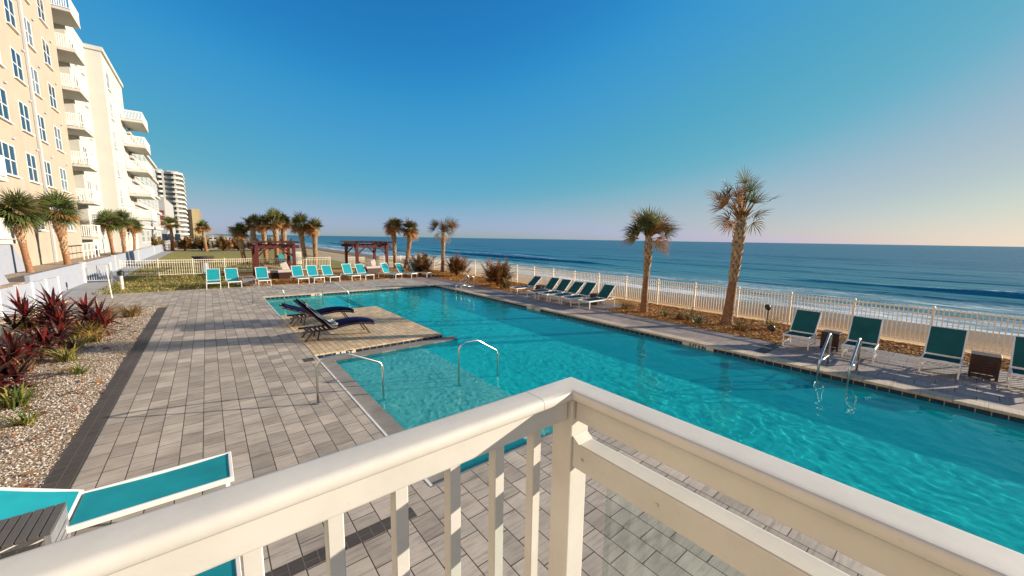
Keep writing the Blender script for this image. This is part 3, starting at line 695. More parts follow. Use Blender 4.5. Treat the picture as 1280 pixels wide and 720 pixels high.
for k in range(30):
    x = CX - .146 - .127 * k
    b = MB(); b.b2((x - .0145, CY - .0145, 1.72), (x + .0145, CY + .0145, 2.593)); b.build('baluster', M['white_rail'], T, bevel=.002, seg=1)
p = MB(); p.b2((-4, CY - .02, 1.69), (CX - .042, CY + .02, 1.725)); p.build('bottom_rail', M['white_rail'], T)
p = MB(); p.b2((CX - .02, -4, 1.69), (CX + .02, CY - .042, 1.725)); p.build('bottom_rail', M['white_rail'], T)
p = MB(); p.b2((CX - .004, -1.4, 1.75), (CX + .004, .565, 2.448)); p.build('glass_panel', M['panel_glass'], T)
m = MB()
for (x, y) in ((.6, .5), (.6, -3.5), (-3.5, .5), (-3.5, -3.5)): m.b2((x - .1, y - .1, 0), (x + .1, y + .1, 1.42))
struct(m.build('balcony_column', M['white_wall_shade']))

# ================================================================== FURNITURE
def make_lounger(name, label, L0, L1, bl, ang, group, legfoot=.06, fabric='sling'):
    """head at -x, foot at +x; seat from L0 to L1, back of length bl hinged at L0"""
    W, zs = .31, .355; T = thing(name, label, 'sun lounger', group=group)
    head = L0 - .62 if bl > .7 and L1 > .8 else L0 - .18
    f = MB()
    for s in (-1, 1):
        f.b2((head, s * W - .016, zs - .028), (L1, s * W + .016, zs + .028))
    for x in (head + .016, L1 - .016): f.b2((x - .016, -W + .016, zs - .028), (x + .016, W - .016, zs + .028))
    f.b2((head + .25, -W + .016, .16), (head + .275, W - .016, .185)) if L1 < .8 else None
    f.build('frame', M['white'], T, bevel=.004, seg=1)
    for x in (head + .06, L1 - legfoot):
        for s in (-1, 1):
            g = MB(); g.b2((x - .02, s * W - .016, 0), (x + .02, s * W + .016, zs - .027)); g.build('leg', M['white'], T, bevel=.003, seg=1)
    if L1 < .8:
        f = MB()
        for s in (-1, 1): f.b2((head + .08, s * W - .012, .10), (L1 - legfoot - .02, s * W + .012, .13))
        f.build('stretcher', M['white'], T)
    sl = MB(); n = 8; vs = []
    for i in range(n + 1):
        x = L0 + .01 + (L1 - L0 - .045) * i / n; dz = -.02 * math.sin(math.pi * i / n) + .012
        for y in (-W + .016, W - .016): vs += [(x, y, zs + dz + .008), (x, y, zs + dz)]
    fs = []
    for i in range(n):
        a = i * 4; b = a + 4; fs += [(a, a + 2, b + 2, b), (a + 1, b + 1, b + 3, a + 3), (a, b, b + 1, a + 1), (a + 2, a + 3, b + 3, b + 2)]
    fs += [(0, 1, 3, 2), (n * 4, n * 4 + 2, n * 4 + 3, n * 4 + 1)]
    sl.add(vs, fs); sl.build('seat_sling', M[fabric], T, smooth=True)
    ca, sa = math.cos(ang), math.sin(ang)
    def bp(t, y, d=0): return (L0 - ca * t - sa * d * -1 * 0 + (-sa) * d, y, zs + .03 + sa * t + ca * -d * -1)
    bf = MB()
    for s in (-1, 1): bf.beam(bp(0, s * W), bp(bl, s * W), .03, .035, (0, 1, 0) if False else (sa, 0, ca))
    bf.beam(bp(bl - .012, -W + .015), bp(bl - .012, W - .015), .03, .025, (sa, 0, ca)); bf.beam(bp(.02, -W + .015), bp(.02, W - .015), .03, .02, (sa, 0, ca))
    bf.build('back_frame', M['white'], T, bevel=.003, seg=1)
    bs = MB(); vs = []
    for i in range(n + 1):
        t = .03 + (bl - .055) * i / n; d = -.015 * math.sin(math.pi * i / n)
        for y in (-W + .014, W - .014):
            for q in (.014, .006):
                vs.append((L0 - ca * t + sa * (q + d), y, zs + .03 + sa * t + ca * (q + d)))
    bs.add(vs, fs); bs.build('back_sling', M[fabric], T, smooth=True)
    if L1 > .8:
        pr = MB()
        for s in (-1, 1): pr.beam((L0 - ca * bl * .6, s * (W - .04), zs + .02 + sa * bl * .6), (max(head + .05, L0 - ca * bl * .6 - .22), s * (W - .04), zs + .02), .018, .018, (0, 1, 0))
        pr.build('prop', M['white'], T)
    return T
near = make_lounger('sun_lounger', 'large teal sun lounger with white frame beside the dark slatted table', -.30, .95, .80, R_(26), 'teal sun loungers')
near.location = (-.90, 5.33, 0)
dup(near, (-.92, 3.54, 0), 0, 'teal sun lounger partly hidden under the balcony rail', 'teal sun loungers')
# far row, backs to the lawn, feet to the pool
farp = make_lounger('sun_lounger', 'teal lounger at the row end, farthest from the pergolas', -.30, .95, .80, R_(58), 'teal sun loungers')
FAR = [(.13, 27.8, 0, ''), (1.05, 27.95, .05, 'teal lounger left of the grey table by the pergola post'), (2.55, 27.85, .0, 'teal lounger in front of the white daybed under the pergola'),
       (4.6, 28.0, .16, 'teal lounger just right of the nearer pergola'), (5.5, 28.0, .18, 'middle teal lounger of the three between the two pergolas'), (6.45, 28.0, .2, 'teal lounger with shaded seat, last before the second pergola'),
       (7.85, 28.2, .22, 'teal lounger in front of the left posts of the second pergola'), (8.8, 28.2, .24, 'teal lounger in front of the cushion under the second pergola'), (10.6, 27.8, .5, 'teal lounger at the foot of the twin palms'),
       (11.75, 27.7, .55, 'teal lounger between twin palms and rusty bush'), (12.9, 27.6, .6, 'teal lounger in the far pool corner under the first rusty bush')]
for i, (x, y, a, lab) in enumerate(FAR):
    o = farp if i == 0 else dup(farp, (0, 0, 0), 0, lab, 'teal sun loungers')
    o.location = (x, y, 0); o.rotation_euler = (0, 0, -math.pi / 2 + a * .8 + random.uniform(-.05, .05)); tilt_back(o, -.30, R_(random.uniform(-5, 6)))
# seaside row of six
g1 = make_lounger('sun_lounger', 'teal lounger at the far end of the seaside row of six', -.30, .95, .84, R_(44), 'teal sun loungers', fabric='sling_backlit')
G1 = ['', 'second teal lounger of the seaside six, counted from the rusty bushes', 'third teal lounger of the seaside six, counted from the rusty bushes', 'third teal lounger of the seaside six, counted back from the palms', 'teal seaside lounger behind the nearer small dark table', 'teal seaside lounger set apart, closest to the shorter palm']
for i, (y, lab) in enumerate(zip((16.1, 14.5, 13.65, 12.85, 12.0, 10.95), G1)):
    o = g1 if i == 0 else dup(g1, (0, 0, 0), 0, lab, 'teal sun loungers')
    o.location = (14.02 + random.uniform(-.08, .08), y, 0); o.rotation_euler = (0, 0, math.pi + random.uniform(-.06, .06)); tilt_back(o, -.30, R_(random.uniform(-5, 5)))
# four low chairs facing the pool by the fence
g2 = make_lounger('lounge_chair', 'low teal sling chair behind the pool ladder, next to the mulch bed', -.10, .52, .80, R_(54), 'low sling chairs by the sea fence', fabric='sling_backlit')
for o_ in [g2]: o_['category'] = 'lounge chair'
G2 = ['', 'low teal sling chair right of the first dark slatted cube table', 'low teal sling chair left of the larger dark slatted cube table', 'low sling chair cut off by the right edge of the photo']
for i, (y, lab) in enumerate(zip((3.13, 1.76, .28, -1.05), G2)):
    o = g2 if i == 0 else dup(g2, (0, 0, 0), 0, lab, 'low sling chairs by the sea fence')
    o.location = (13.9, y, 0); o.rotation_euler = (0, 0, math.pi + random.uniform(-.05, .05)); tilt_back(o, -.10, R_(random.uniform(-4, 4)))
def slat_table(name, label, s, h, mtop, mside, group=None, slats=6, vertical=False):
    T = thing(name, label, 'side table', group=group)
    t = MB(); w = s / slats
    for i in range(slats): t.b2((-s / 2 + w * i + .004, -s / 2, h - .025), (-s / 2 + w * (i + 1) - .004, s / 2, h))
    t.build('tabletop', mtop, T, bevel=.002, seg=1)
    f = MB()
    for a in (-1, 1):
        f.b2((a * (s / 2 - .02) - .018, -s / 2 + .01, h - .075), (a * (s / 2 - .02) + .018, s / 2 - .01, h - .027))
    f.build('apron', mside, T)
    for a in (-1, 1):
        for b in (-1, 1):
            l = MB(); l.b2((a * (s / 2 - .025) - .022, b * (s / 2 - .025) - .022, 0), (a * (s / 2 - .025) + .022, b * (s / 2 - .025) + .022, h - .026)); l.build('leg', mside, T, bevel=.003, seg=1)
    for a in (-1, 1):
        p = MB(); k = 7; hh = (h - .12) / k
        for i in range(k): p.b2((a * (s / 2 - .012) - .006, -s / 2 + .045, .05 + hh * i), (a * (s / 2 - .012) + .006, s / 2 - .045, .05 + hh * (i + .78)))
        p.build('side_panel', mside, T)
        if vertical:
            p = MB()
            for i in range(k): p.b2((-s / 2 + .045, a * (s / 2 - .012) - .006, .05 + hh * i), (s / 2 - .045, a * (s / 2 - .012) + .006, .05 + hh * (i + .78)))
            p.build('side_panel', mside, T)
    return T
t = slat_table('side_table', 'dark grey slatted side table beside the large near lounger', .46, .60, M['greytable'], M['greytable2'], slats=7); t.location = (-1.42, 4.86, 0)
ct = slat_table('side_table', 'dark red slatted cube table behind the ladder rail', .42, .52, M['darkwood'], M['darkwood'], 'dark red slatted cube tables', 5, True); ct.location = (14.2, 2.46, 0)
dup(ct, (14.2, -.38, 0), 0, 'larger dark red slatted cube table between the last two low chairs', 'dark red slatted cube tables', 1.08)
dup(ct, (14.55, 15.35, 0), 0, 'small dark table beside the end lounger of the seaside row', 'dark red slatted cube tables')
dup(ct, (14.55, 11.45, 0), 0, 'small dark table between the last two seaside loungers', 'dark red slatted cube tables')
t = slat_table('side_table', 'grey box table between two far loungers by the pergola post', .62, .55, M['greytable2'], M['greytable2'], None, 4, True); t.location = (1.8, 28.0, 0)

# navy chaises on the sun platform
def chaise(label, ang, bl):
    T = thing('wooden_chaise', label, 'chaise lounge', group='navy wooden chaises'); W = .31
    zf = lambda x: .36 + .085 * math.sin((x - .1) / 1.55 * math.pi) - (.10 * max(0, (x - .7)) ** 1.5) if x > 0 else .36
    xs_ = [0 + 1.35 * i / 14 for i in range(15)]
    for s in (-1, 1):
        r = MB(); V = []
        for x in xs_: V += [(x, s * W - .018, zf(x) - .03), (x, s * W + .018, zf(x) - .03), (x, s * W + .018, zf(x) - .085), (x, s * W - .018, zf(x) - .085)]
        F = [(i * 4 + k, i * 4 + (k + 1) % 4, i * 4 + 4 + (k + 1) % 4, i * 4 + 4 + k) for i in range(14) for k in range(4)] + [(0, 1, 2, 3), (56, 59, 58, 57)]
        r.add(V, F); r.beam((0, s * W, .30), (-.72, s * W, .30), .036, .055); r.build('side_rail', M['navywood'], T)
        for (a, b) in (((-.42, .30), (-.66, 0)), ((-.25, .30), (-.32, 0)), ((.98, .36), (1.22, 0))):
            l = MB(); l.beam((a[0], s * (W - .04), a[1]), (b[0], s * (W - .04), b[1]), .035, .05, (0, 1, 0)); l.build('leg', M['navywood'], T)
    c = MB(); V = []
    for i, x in enumerate(xs_):
        for y in (-W, -W * .5, 0, W * .5, W): V += [(x, y, zf(x) + .045 - .012 * abs(y / W) ** 3)]
        for y in (W, -W): V += [(x, y, zf(x) - .025)]
    F = [(i * 7 + k, i * 7 + (k + 1) % 7, i * 7 + 7 + (k + 1) % 7, i * 7 + 7 + k) for i in range(14) for k in range(7)] + [tuple(range(7)), tuple(reversed(range(98, 105)))]
    c.add(V, F); c.build('seat_cushion', M['navy'], T, smooth=True)
    ca, sa = math.cos(ang), math.sin(ang); b = MB()
    b.beam((.02, 0, .385), (.02 - ca * bl, 0, .385 + sa * bl), 2 * W, .075, (sa, 0, ca)); b.build('back_cushion', M['navy'], T, bevel=.02)
    b = MB()
    for s in (-1, 1): b.beam((0, s * W, .32), (-ca * (bl + .06), s * W, .32 + sa * (bl + .06)), .03, .04, (sa, 0, ca))
    for k in range(5): b.beam((-ca * bl * (k + .5) / 5, -W, .315 + sa * bl * (k + .5) / 5), (-ca * bl * (k + .5) / 5, W, .315 + sa * bl * (k + .5) / 5), .06, .02, (sa, 0, ca))
    b.build('back_frame', M['navywood'], T)
    b = MB()
    for k in range(5): b.beam((-.12 * k - .1, -W, .315), (-.12 * k - .1, W, .315), .07, .02)
    b.build('slat_base', M['navywood'], T)
    return T
A1, B1 = R_(47), 1.12
c1 = chaise('navy cushioned wooden chaise with raised back, nearer the stone steps', A1, B1); c1.location = (2.68, 12.35, 0)
c2 = chaise('navy cushioned wooden chaise with lowered back, on the far side', R_(22), .95); c2.location = (2.72, 14.65, 0)
tw = MB(); V = []; nT = 20; ca, sa = math.cos(A1), math.sin(A1)
cols_ = [(-.375, -.17), (-.37, -.11), (-.36, -.05), (-.345, 0), (-.22, 0), (-.1, 0), (0, 0), (.1, 0), (.22, 0), (.345, 0), (.36, -.06)]
for i in range(nT + 1):
    t = i / nT * 1.16
    if t < 1.0: cx, cz, dx, dz = .05 - ca * (1.02 - t) + sa * .05, .40 + sa * (1.02 - t) + ca * .045, -sa, ca
    else: cx, cz, dx, dz = .05 + (t - 1.0) + sa * .05, .45, 0, 1
    for j, (y, dn) in enumerate(cols_):
        wv_ = .010 * math.sin(j * 2.1 + i * .7); V.append((cx - dx * -dn * .5 + .2 * dn + sa * wv_, y, cz + dn * .75 + wv_))
for i in range(nT):
    for j in range(10): tw.f.append((i * 11 + j, i * 11 + j + 1, i * 11 + j + 12, i * 11 + j + 11)); tw.mi.append(j % 2)
tw.v = V; tw.raw = True
o = tw.build('towel', [M['towel_w'], M['black']], smooth='all', loc=(2.68, 12.35, 0.012))
sol = o.modifiers.new('thick', 'SOLIDIFY'); sol.thickness = .012; sol.offset = 0
tag(o, 'black and white striped towel draped over the raised navy chaise', 'towel')

# handrails and ladders
def arc_path(pts, r=.12, k=5):
    out = [Vector(pts[0])]
    for a, b, c in zip(pts, pts[1:], pts[2:]):
        a, b, c = Vector(a), Vector(b), Vector(c); u = (a - b).normalized(); v = (c - b).normalized(); rr = min(r, (a - b).length / 2, (c - b).length / 2)
        for i in range(k + 1):
            t = i / k; p0, p2 = b + u * rr, b + v * rr
            out.append(p0 * (1 - t) ** 2 + b * 2 * t * (1 - t) + p2 * t * t)
    out.append(Vector(pts[-1])); return out
def handrail(label, x0, x1, y, z0, z1, top0=.86, top1=.56, group='steel pool handrails', frac=.45):
    T = thing('handrail', label, 'handrail', (0, 0, 0), group=group)
    w = MB(); w.tube(arc_path([(x0, y, z0), (x0, y, top0 - .12), (x0 + .12, y, top0), (x0 + (x1 - x0) * frac, y, top0), (x1 - .05, y, top1), (x1, y, top1 - .12), (x1, y, z1)], .08), .021, 12)
    w.build('rail', M['steel'], T, smooth='all')
    for (x, z) in ((x0, z0), (x1, z1)):
        q = MB(); q.tube([(x, y, z), (x, y, z + .02)], .05, 14); q.build('flange', M['steel'], T, smooth=True)
handrail('steel handrail from the deck into the near shallow shelf', 1.40, 2.62, 7.4, 0, -.44)
handrail('steel handrail from the shallow shelf down into deep water', 4.25, 5.35, 7.12, -.44, -.5, .74, .40)
handrail('steel handrail from the deck into the far shallow shelf', 1.40, 2.62, 20.1, 0, -.44)
handrail('steel handrail going down into deep water behind the navy chaises', 4.15, 5.35, 19.6, -.44, -.5, .82, .36)
def ladder(label, y, far=False):
    T = thing('pool_ladder', label, 'pool ladder', group='steel pool ladders')
    for s in (-1, 1):
        yy_ = y + s * .28
        w = MB(); w.tube(arc_path([(11.32, yy_, -1.1), (11.32, yy_, .30), (12.05, yy_, .86), (12.22, yy_, .80), (12.22, yy_, 0)], .10), .024, 12); w.build('side_rail', M['steel'], T, smooth='all')
        w = MB(); w.tube([(11.33, yy_, .26), (12.22, yy_, .26)], .02, 10); w.build('cross_bar', M['steel'], T, smooth='all')
        w = MB(); w.tube([(12.22, yy_, 0), (12.22, yy_, .02)], .055, 14); w.build('flange', M['steel'], T, smooth=True)
    for k in range(3):
        w = MB(); w.b2((11.28, y - .27, -.3 - .28 * k), (11.37, y + .27, -.27 - .28 * k)); w.build('rung', M['steel'], T)
ladder('steel pool ladder in front of the low sling chairs', 1.85)
ladder('small steel ladder at the far pool corner beside rusty bushes', 19.0)

# depth markers on the tile band
def marker(label, p0, w, rot, text, size=.1, h=.15):
    T = thing('depth_marker', label, 'sign', p0, group='white depth marker tiles'); T.rotation_euler = rot
    b = MB(); b.b2((-w / 2, -h / 2, 0), (w / 2, h / 2, .006)); b.build('tile', M['marker'], T)
    cu = bpy.data.curves.new('lettering', 'FONT'); cu.body = text; cu.size = size; cu.align_x = 'CENTER'; cu.align_y = 'CENTER'; cu.extrude = .001; cu.offset = .007
    cu.materials.append(M['black']); tmp = bpy.data.objects.new('lettering_curve', cu); COL.objects.link(tmp); bpy.context.view_layer.update()
    me = bpy.data.meshes.new_from_object(tmp.evaluated_get(bpy.context.evaluated_depsgraph_get())); bpy.data.objects.remove(tmp)
    o = bpy.data.objects.new('lettering', me); COL.objects.link(o); o.parent = T; o.location = (0, 0, .008)
marker('white tile reading 1 FT on the near platform edge', (2.75, 10.585, -.085), .52, (R_(90), 0, 0), '1  FT', .17, .145)
marker('white depth tile on the far right pool edge by the loungers', (11.485, 12.6, -.10), .9, (R_(90), 0, R_(-90)), '5 FT', .13, .14)
marker('white depth tile on the right pool edge below the taller palm', (11.485, 5.1, -.10), .95, (R_(90), 0, R_(-90)), '5 FT 0 IN', .13, .14)
marker('white depth tile on the far wall behind the handrail', (4.45, 22.285, -.10), .6, (R_(90), 0, 0), '3 FT', .13, .14)

T = thing('pool_drain', 'round drain ring under water beside the pool ladder', 'drain', (10.5, 2.7, -.8))
b = MB(); b.tube([(0, 0, 0), (0, 0, .015)], .16, 24); b.build('cover', M['ledge'], T)
b = MB()
for i in range(24):
    a0, a1 = 2 * math.pi * i / 24, 2 * math.pi * (i + 1) / 24
    b.add([(math.cos(a) * q, math.sin(a) * q, .018) for a, q in ((a0, .13), (a1, .13), (a1, .17), (a0, .17))], [(0, 1, 2, 3)])
b.build('ring', M['black'], T)
# pergolas with daybeds
def pergola(label, x0, x1, y0, y1, h):
    T = thing('pergola', label, 'pergola', group='dark red pergolas')
    for x in (x0, x1):
        for y in (y0, y1):
            p = MB(); p.box((x, y, h / 2), (.2, .2, h)); p.box((x, y, .12), (.26, .26, .24)); p.build('post', M['pergola'], T, bevel=.01)
    for y in (y0, y1):
        p = MB(); p.b2((x0 - .35, y - .05, h - .24), (x1 + .35, y + .05, h)); p.build('beam', M['pergola'], T, bevel=.008)
        for (x, s) in ((x0, 1), (x1, -1)):
            p = MB(); p.beam((x + s * .1, y, h - .75), (x + s * .62, y, h - .22), .09, .09, (0, 1, 0)); p.build('brace', M['pergola'], T)
    for x in (x0, x1):
        p = MB(); p.b2((x - .05, y0 - .4, h - .02), (x + .05, y1 + .4, h + .13)); p.build('beam', M['pergola'], T)
        for (y, s) in ((y0, 1), (y1, -1)):
            p = MB(); p.beam((x, y + s * .1, h - .75), (x, y + s * .62, h - .1), .09, .09, (1, 0, 0)); p.build('brace', M['pergola'], T)
    k = int((x1 - x0) / .3)
    for i in range(k + 1):
        x = x0 - .3 + (x1 - x0 + .6) * i / k
        p = MB(); p.b2((x - .025, y0 - .45, h + .13), (x + .025, y1 + .45, h + .25)); p.build('rafter', M['pergola'], T)
pergola('nearer dark red pergola standing before the cluster of palms', 2.55, 4.75, 30.6, 33.0, 2.42)
pergola('dark red pergola nearer the sea with open view of water', 9.2, 11.6, 31.0, 34.0, 2.45)
def daybed(label, x, y, rz):
    T = thing('daybed', label, 'daybed', (x, y, 0), rz, 'cushioned daybeds under the pergolas')
    b = MB(); b.b2((-.85, -.6, 0), (.85, .6, .42)); b.build('base', M['darkwood'], T, bevel=.02)
    b = MB(); b.b2((-.83, -.58, .42), (.83, .58, .60)); b.build('mattress', M['cushion'], T, bevel=.05)
    b = MB(); b.beam((.35, .1, .68), (.80, .1, .86), .7, .14, (0, 1, 0)); b.build('bolster', M['cushion'], T, bevel=.06)
    b = MB(); b.beam((-.82, .12, .95), (.1, .30, .78), .5, .13, (0, 0, 1)); b.build('pillow', M['brown_cushion'], T, bevel=.05)
daybed('pale cushioned daybed under the nearer pergola', 3.75, 31.8, .1)
daybed('pale cushioned daybed under the seaward pergola', 10.5, 32.5, .2)
# lawn chairs, cabinet, planter, poles, bollard, spotlights
def deck_chair(label, x, y, rz):
    T = thing('lawn_chair', label, 'chair', (x, y, 0), rz, 'teal lawn chairs by the far palms')
    b = MB(); b.beam((0, -.25, .36), (0, .28, .28), .56, .03); b.build('seat', M['sling'], T)
    b = MB(); b.beam((0, .24, .28), (0, .6, 1.0), .54, .03, (0, 1, 0)); b.build('backrest', M['sling'], T)
    for s in (-1, 1):
        b = MB(); b.b2((s * .34 - .06, -.35, .54), (s * .34 + .06, .35, .565)); b.build('armrest', M['sling'], T)
        for yy_ in (-.28, .3): b = MB(); b.b2((s * .30 - .03, yy_ - .04, 0), (s * .30 + .03, yy_ + .04, .54)); b.build('leg', M['sling'], T)
deck_chair('teal lawn chair on the left, seen through the nearer pergola', 6.15, 46.6, .1)
deck_chair('teal lawn chair on the right, seen through the nearer pergola', 7.05, 46.4, -.1)
T = thing('storage_cabinet', 'white storage cabinet beside the leaning twin palms', 'cabinet', (7.3, 45.6, 0))
b = MB(); b.b2((-.42, -.3, .08), (.42, .3, 1.3)); b.build('body', M['white'], T, bevel=.02)
b = MB(); b.b2((-.46, -.34, 1.3), (.46, .34, 1.36)); b.build('lid', M['white'], T, bevel=.01)
b = MB(); b.b2((-.36, -.325, .16), (-.02, -.301, 1.22)); b.b2((.02, -.325, .16), (.36, -.301, 1.22)); b.build('door', M['offwhite'], T)
T = thing('planter', 'dark bowl planter on a grey pedestal standing on the lawn', 'planter', (-.35, 40.0, 0))
b = MB(); b.tube([(0, 0, 0), (0, 0, .06), (0, 0, .75)], [.42, .36, .30], 18); b.build('pedestal', M['greytable2'], T, smooth=True)
b = MB(); b.tube([(0, 0, .75), (0, 0, .92), (0, 0, 1.15), (0, 0, 1.28)], [.22, .55, .72, .74], 22); b.build('bowl', M['pot'], T, smooth=True)
T = thing('marker_pole', 'thin white pole with a slanted stay at the deck corner', 'pole', (-3.7, 25.6, 0))
b = MB(); b.tube([(0, 0, 0), (-.05, .02, 1.0), (-.07, .03, 1.55)], [.024, .022, .018], 8); b.build('pole', M['fence_w'], T, smooth=True)
b = MB(); b.tube([(0, 0, 1.05), (.75, .3, .05)], .012, 6); b.build('stay', M['straw'], T)
T = thing('path_light', 'short white bollard light with dark head at the lawn edge', 'light', (-3.8, 29.3, 0))
b = MB(); b.tube([(0, 0, 0), (0, 0, .75)], .07, 10); b.build('post', M['fence_w'], T, smooth=True)
b = MB(); b.tube([(0, 0, .75), (0, 0, .8), (0, 0, .98), (0, 0, 1.05)], [.08, .15, .15, .04], 12); b.build('lamp_head', M['black'], T, smooth=True)
def spot(label, x, y, h=0):
    T = thing('garden_spotlight', label, 'light', (x, y, h), group='black garden spotlights')
    b = MB(); b.tube([(0, 0, -h), (0, 0, .16)], .02, 8); b.build('stake', M['black'], T)
    b = MB(); b.tube([(.06, 0, .16), (.02, 0, .18), (-.10, .0, .27), (-.14, 0, .29)], [.03, .08, .10, .085], 12); b.build('lamp_head', M['black'], T, smooth=True)
spot('black round spotlight behind the first low sling chair', 14.7, 4.1); spot('black spotlight on a stake near the fence, right of the taller palm', 16.3, 4.75, .45)

# ================================================================== PLANTS
def frond(mb, base, az, el, pl, ll, nl, width=.045, spread=105, droop=.35, mi=0, cur=.35, pw=.018):
    """fan palm frond: curved petiole and a fan of narrow segments"""
    mb.cur = mi; d0 = Vector((math.cos(az) * math.cos(el), math.sin(az) * math.cos(el), math.sin(el)))
    side = Vector((-math.sin(az), math.cos(az), 0)); pts = []
    p = Vector(base); d = d0.copy(); n = 4
    for i in range(n + 1):
        pts.append(p.copy()); p = p + d * pl / n; d = (d + Vector((0, 0, -cur / n))).normalized()
    up = side.cross(d).normalized()
    if up.z < 0: up = -up
    ro = random.gauss(0, .6); side_f = side * math.cos(ro) + up * math.sin(ro); up = up * math.cos(ro) - side * math.sin(ro)
    for a, b in zip(pts, pts[1:]):
        w = pw; mb.add([a - side * w, a + side * w, b + side * w, b - side * w], [(0, 1, 2, 3)])
    tip = pts[-1]
    for k in range(nl):
        t = (k + .5) / nl * 2 - 1; a = R_(spread) * t + random.uniform(-.06, .06); L = ll * (1 - .35 * abs(t) ** 2) * random.uniform(.85, 1.1)
        q = d * math.cos(a) + side_f * math.sin(a) + up * (.18 - .1 * abs(t)); q.normalize()
        s2 = q.cross(up).normalized(); m1 = tip + q * L * .55
        q2 = (q + Vector((0, 0, -droop * random.uniform(.5, 1.6)))).normalized(); e = m1 + q2 * L * .45
        w = width * random.uniform(.8, 1.15)
        mb.add([tip - s2 * w * .25, tip + s2 * w * .25, m1 + s2 * w * .5, m1 - s2 * w * .5, e], [(0, 1, 2, 3), (3, 2, 4)])
PM = lambda: [M['frond'], M['frond_olive'], M['frond_dry']]
def palm_trunk(h, r0, r1, lean, boots, seed, bulge=0):
    rnd = random.Random(seed); mb = MB(); n = 14; pts = []; rs = []
    for i in range(n + 1):
        t = i / n; pts.append((lean[0] * t + .25 * lean[0] * math.sin(t * 3.1), lean[1] * t, h * t)); r = r0 + (r1 - r0) * min(1, t * 1.5)
        if t < .1: r *= 1.18 - 1.8 * t
        rs.append(r * rnd.uniform(.95, 1.06) + bulge * math.exp(-((t - .72) / .18) ** 2))
    mb.tube(pts, rs, 14)
    mb.cur = 1
    z = h * boots; row = 0
    while z < h * .99:
        t = z / h; c = Vector((lean[0] * t + .25 * lean[0] * math.sin(t * 3.1), lean[1] * t, z)); r = r0 + (r1 - r0) * min(1, t * 1.5) + bulge * math.exp(-((t - .72) / .18) ** 2)
        for k in range(6):
            a = 2 * math.pi * (k + .5 * (row % 2)) / 6 + rnd.uniform(-.15, .15); u = Vector((math.cos(a), math.sin(a), 0)); s = Vector((-u.y, u.x, 0))
            w, hh, out = r * .52, rnd.uniform(.20, .30), r * rnd.uniform(.25, .55)
            b0 = c + u * r * .86
            mb.add([b0 - s * w, b0 + s * w, b0 + s * w * .35 + u * out + Vector((0, 0, hh)), b0 - s * w * .35 + u * out + Vector((0, 0, hh)), b0 - s * w * .4 + Vector((0, 0, hh * .8)) , b0 + s * w * .4 + Vector((0, 0, hh * .8))], [(0, 1, 2, 3), (3, 2, 5, 4), (0, 3, 4), (1, 5, 2)])
        z += .15; row += 1
    return mb
def palm(label, loc, h, r0, r1, lean, fr, seed, group, boots=.45, bulge=0, rz=0, cat='palm tree'):
    random.seed(seed); T = thing('palm_tree', label, cat, loc, rz, group)
    palm_trunk(h, r0, r1, lean, boots, seed, bulge).build('trunk', [M['palm_trunk'], M['palm_boot']], T, smooth=True)
    c = MB(); c.raw = True; top = Vector((lean[0], lean[1], h - .08))
    fr(c, top); c.build('crown', PM(), T)
    return T
def full_crown(n, pl, ll, dry=.2, olive=.4, elmin=-50, elmax=85, nl=15, width=.05):
    def f(c, top):
        for i in range(n):
            az = i * 2.399 + random.uniform(-.3, .3); t = random.random(); el = R_(elmin + (elmax - elmin) * t + random.gauss(0, 8))
            mi = 2 if t + random.gauss(0, .12) < dry else 1 if random.random() < olive else 0
            frond(c, top + Vector((0, 0, random.uniform(-.1, .2))), az, el, pl * random.uniform(.55, 1.2), ll * random.uniform(.75, 1.1), nl, width, 100, .3 + .25 * (1 - t), mi, .35)
    return f
def tuft_crown(tufts, low, ll=.62, nl=13):
    def f(c, top):
        for (dx, dy, dz, n, mi) in tufts:
            D = Vector((dx, dy, dz)); az0 = math.atan2(dy, dx); el0 = math.atan2(dz, math.hypot(dx, dy)); L = D.length
            for i in range(n):
                frond(c, top + Vector((0, 0, random.uniform(-.2, .2))), az0 + random.gauss(0, .30), el0 + random.gauss(0, .17), L * random.uniform(.65, 1.05), ll * random.uniform(.75, 1.1), nl, .036, 85, .3, mi if random.random() < .7 else random.choice((0, 1, 2)), .25, .026)
        for i in range(46):
            az = random.uniform(0, 6.28); el = R_(random.uniform(35, 88)); L = random.uniform(.3, .75); c.cur = 2 if random.random() < .75 else 1
            d = Vector((math.cos(az) * math.cos(el), math.sin(az) * math.cos(el), math.sin(el))); c.tube([top + Vector((0, 0, random.uniform(-.3, .1))), top + d * L * .5, top + d * L + Vector((0, 0, .05))], [.035, .026, .008], 4, False)
        for i in range(low):
            az = random.uniform(0, 6.28); frond(c, top, az, R_(random.uniform(-35, 30)), random.uniform(.35, .7), ll * .8, 10, .03, 90, .7, random.choice((1, 2, 2)), .8)
    return f
RW = Vector((.78, -.63, 0))                      # the photo's rightward direction on the ground
def rw(a, z): return (RW.x * a, RW.y * a, z)
palm('tall leaning palm with ragged split crown beside the fence', (15.2, 5.74, 0), 4.0, .185, .12, (.16, -.13), tuft_crown([rw(-.55, .95) + (5, 2), rw(-.8, .7) + (3, 2), rw(.2, 1.2) + (5, 0), rw(.62, .85) + (4, 1), rw(-.2, .8) + (2, 2), rw(.5, .3) + (2, 1), rw(-.5, .25) + (2, 2)], 6, .74, 13), 11, 'palms along the fence', .40, .05)
palm('shorter straight palm beside the last seaside lounger', (14.7, 8.95, 0), 3.3, .145, .10, (.02, -.02), tuft_crown([rw(-.4, .55) + (9, 0), rw(.7, .5) + (9, 1), rw(-.6, .2) + (7, 2), rw(0, .7) + (7, 0), rw(.4, .15) + (5, 2), rw(.1, .35) + (6, 1)], 8, .80, 16), 12, 'palms along the fence', .45, .05)
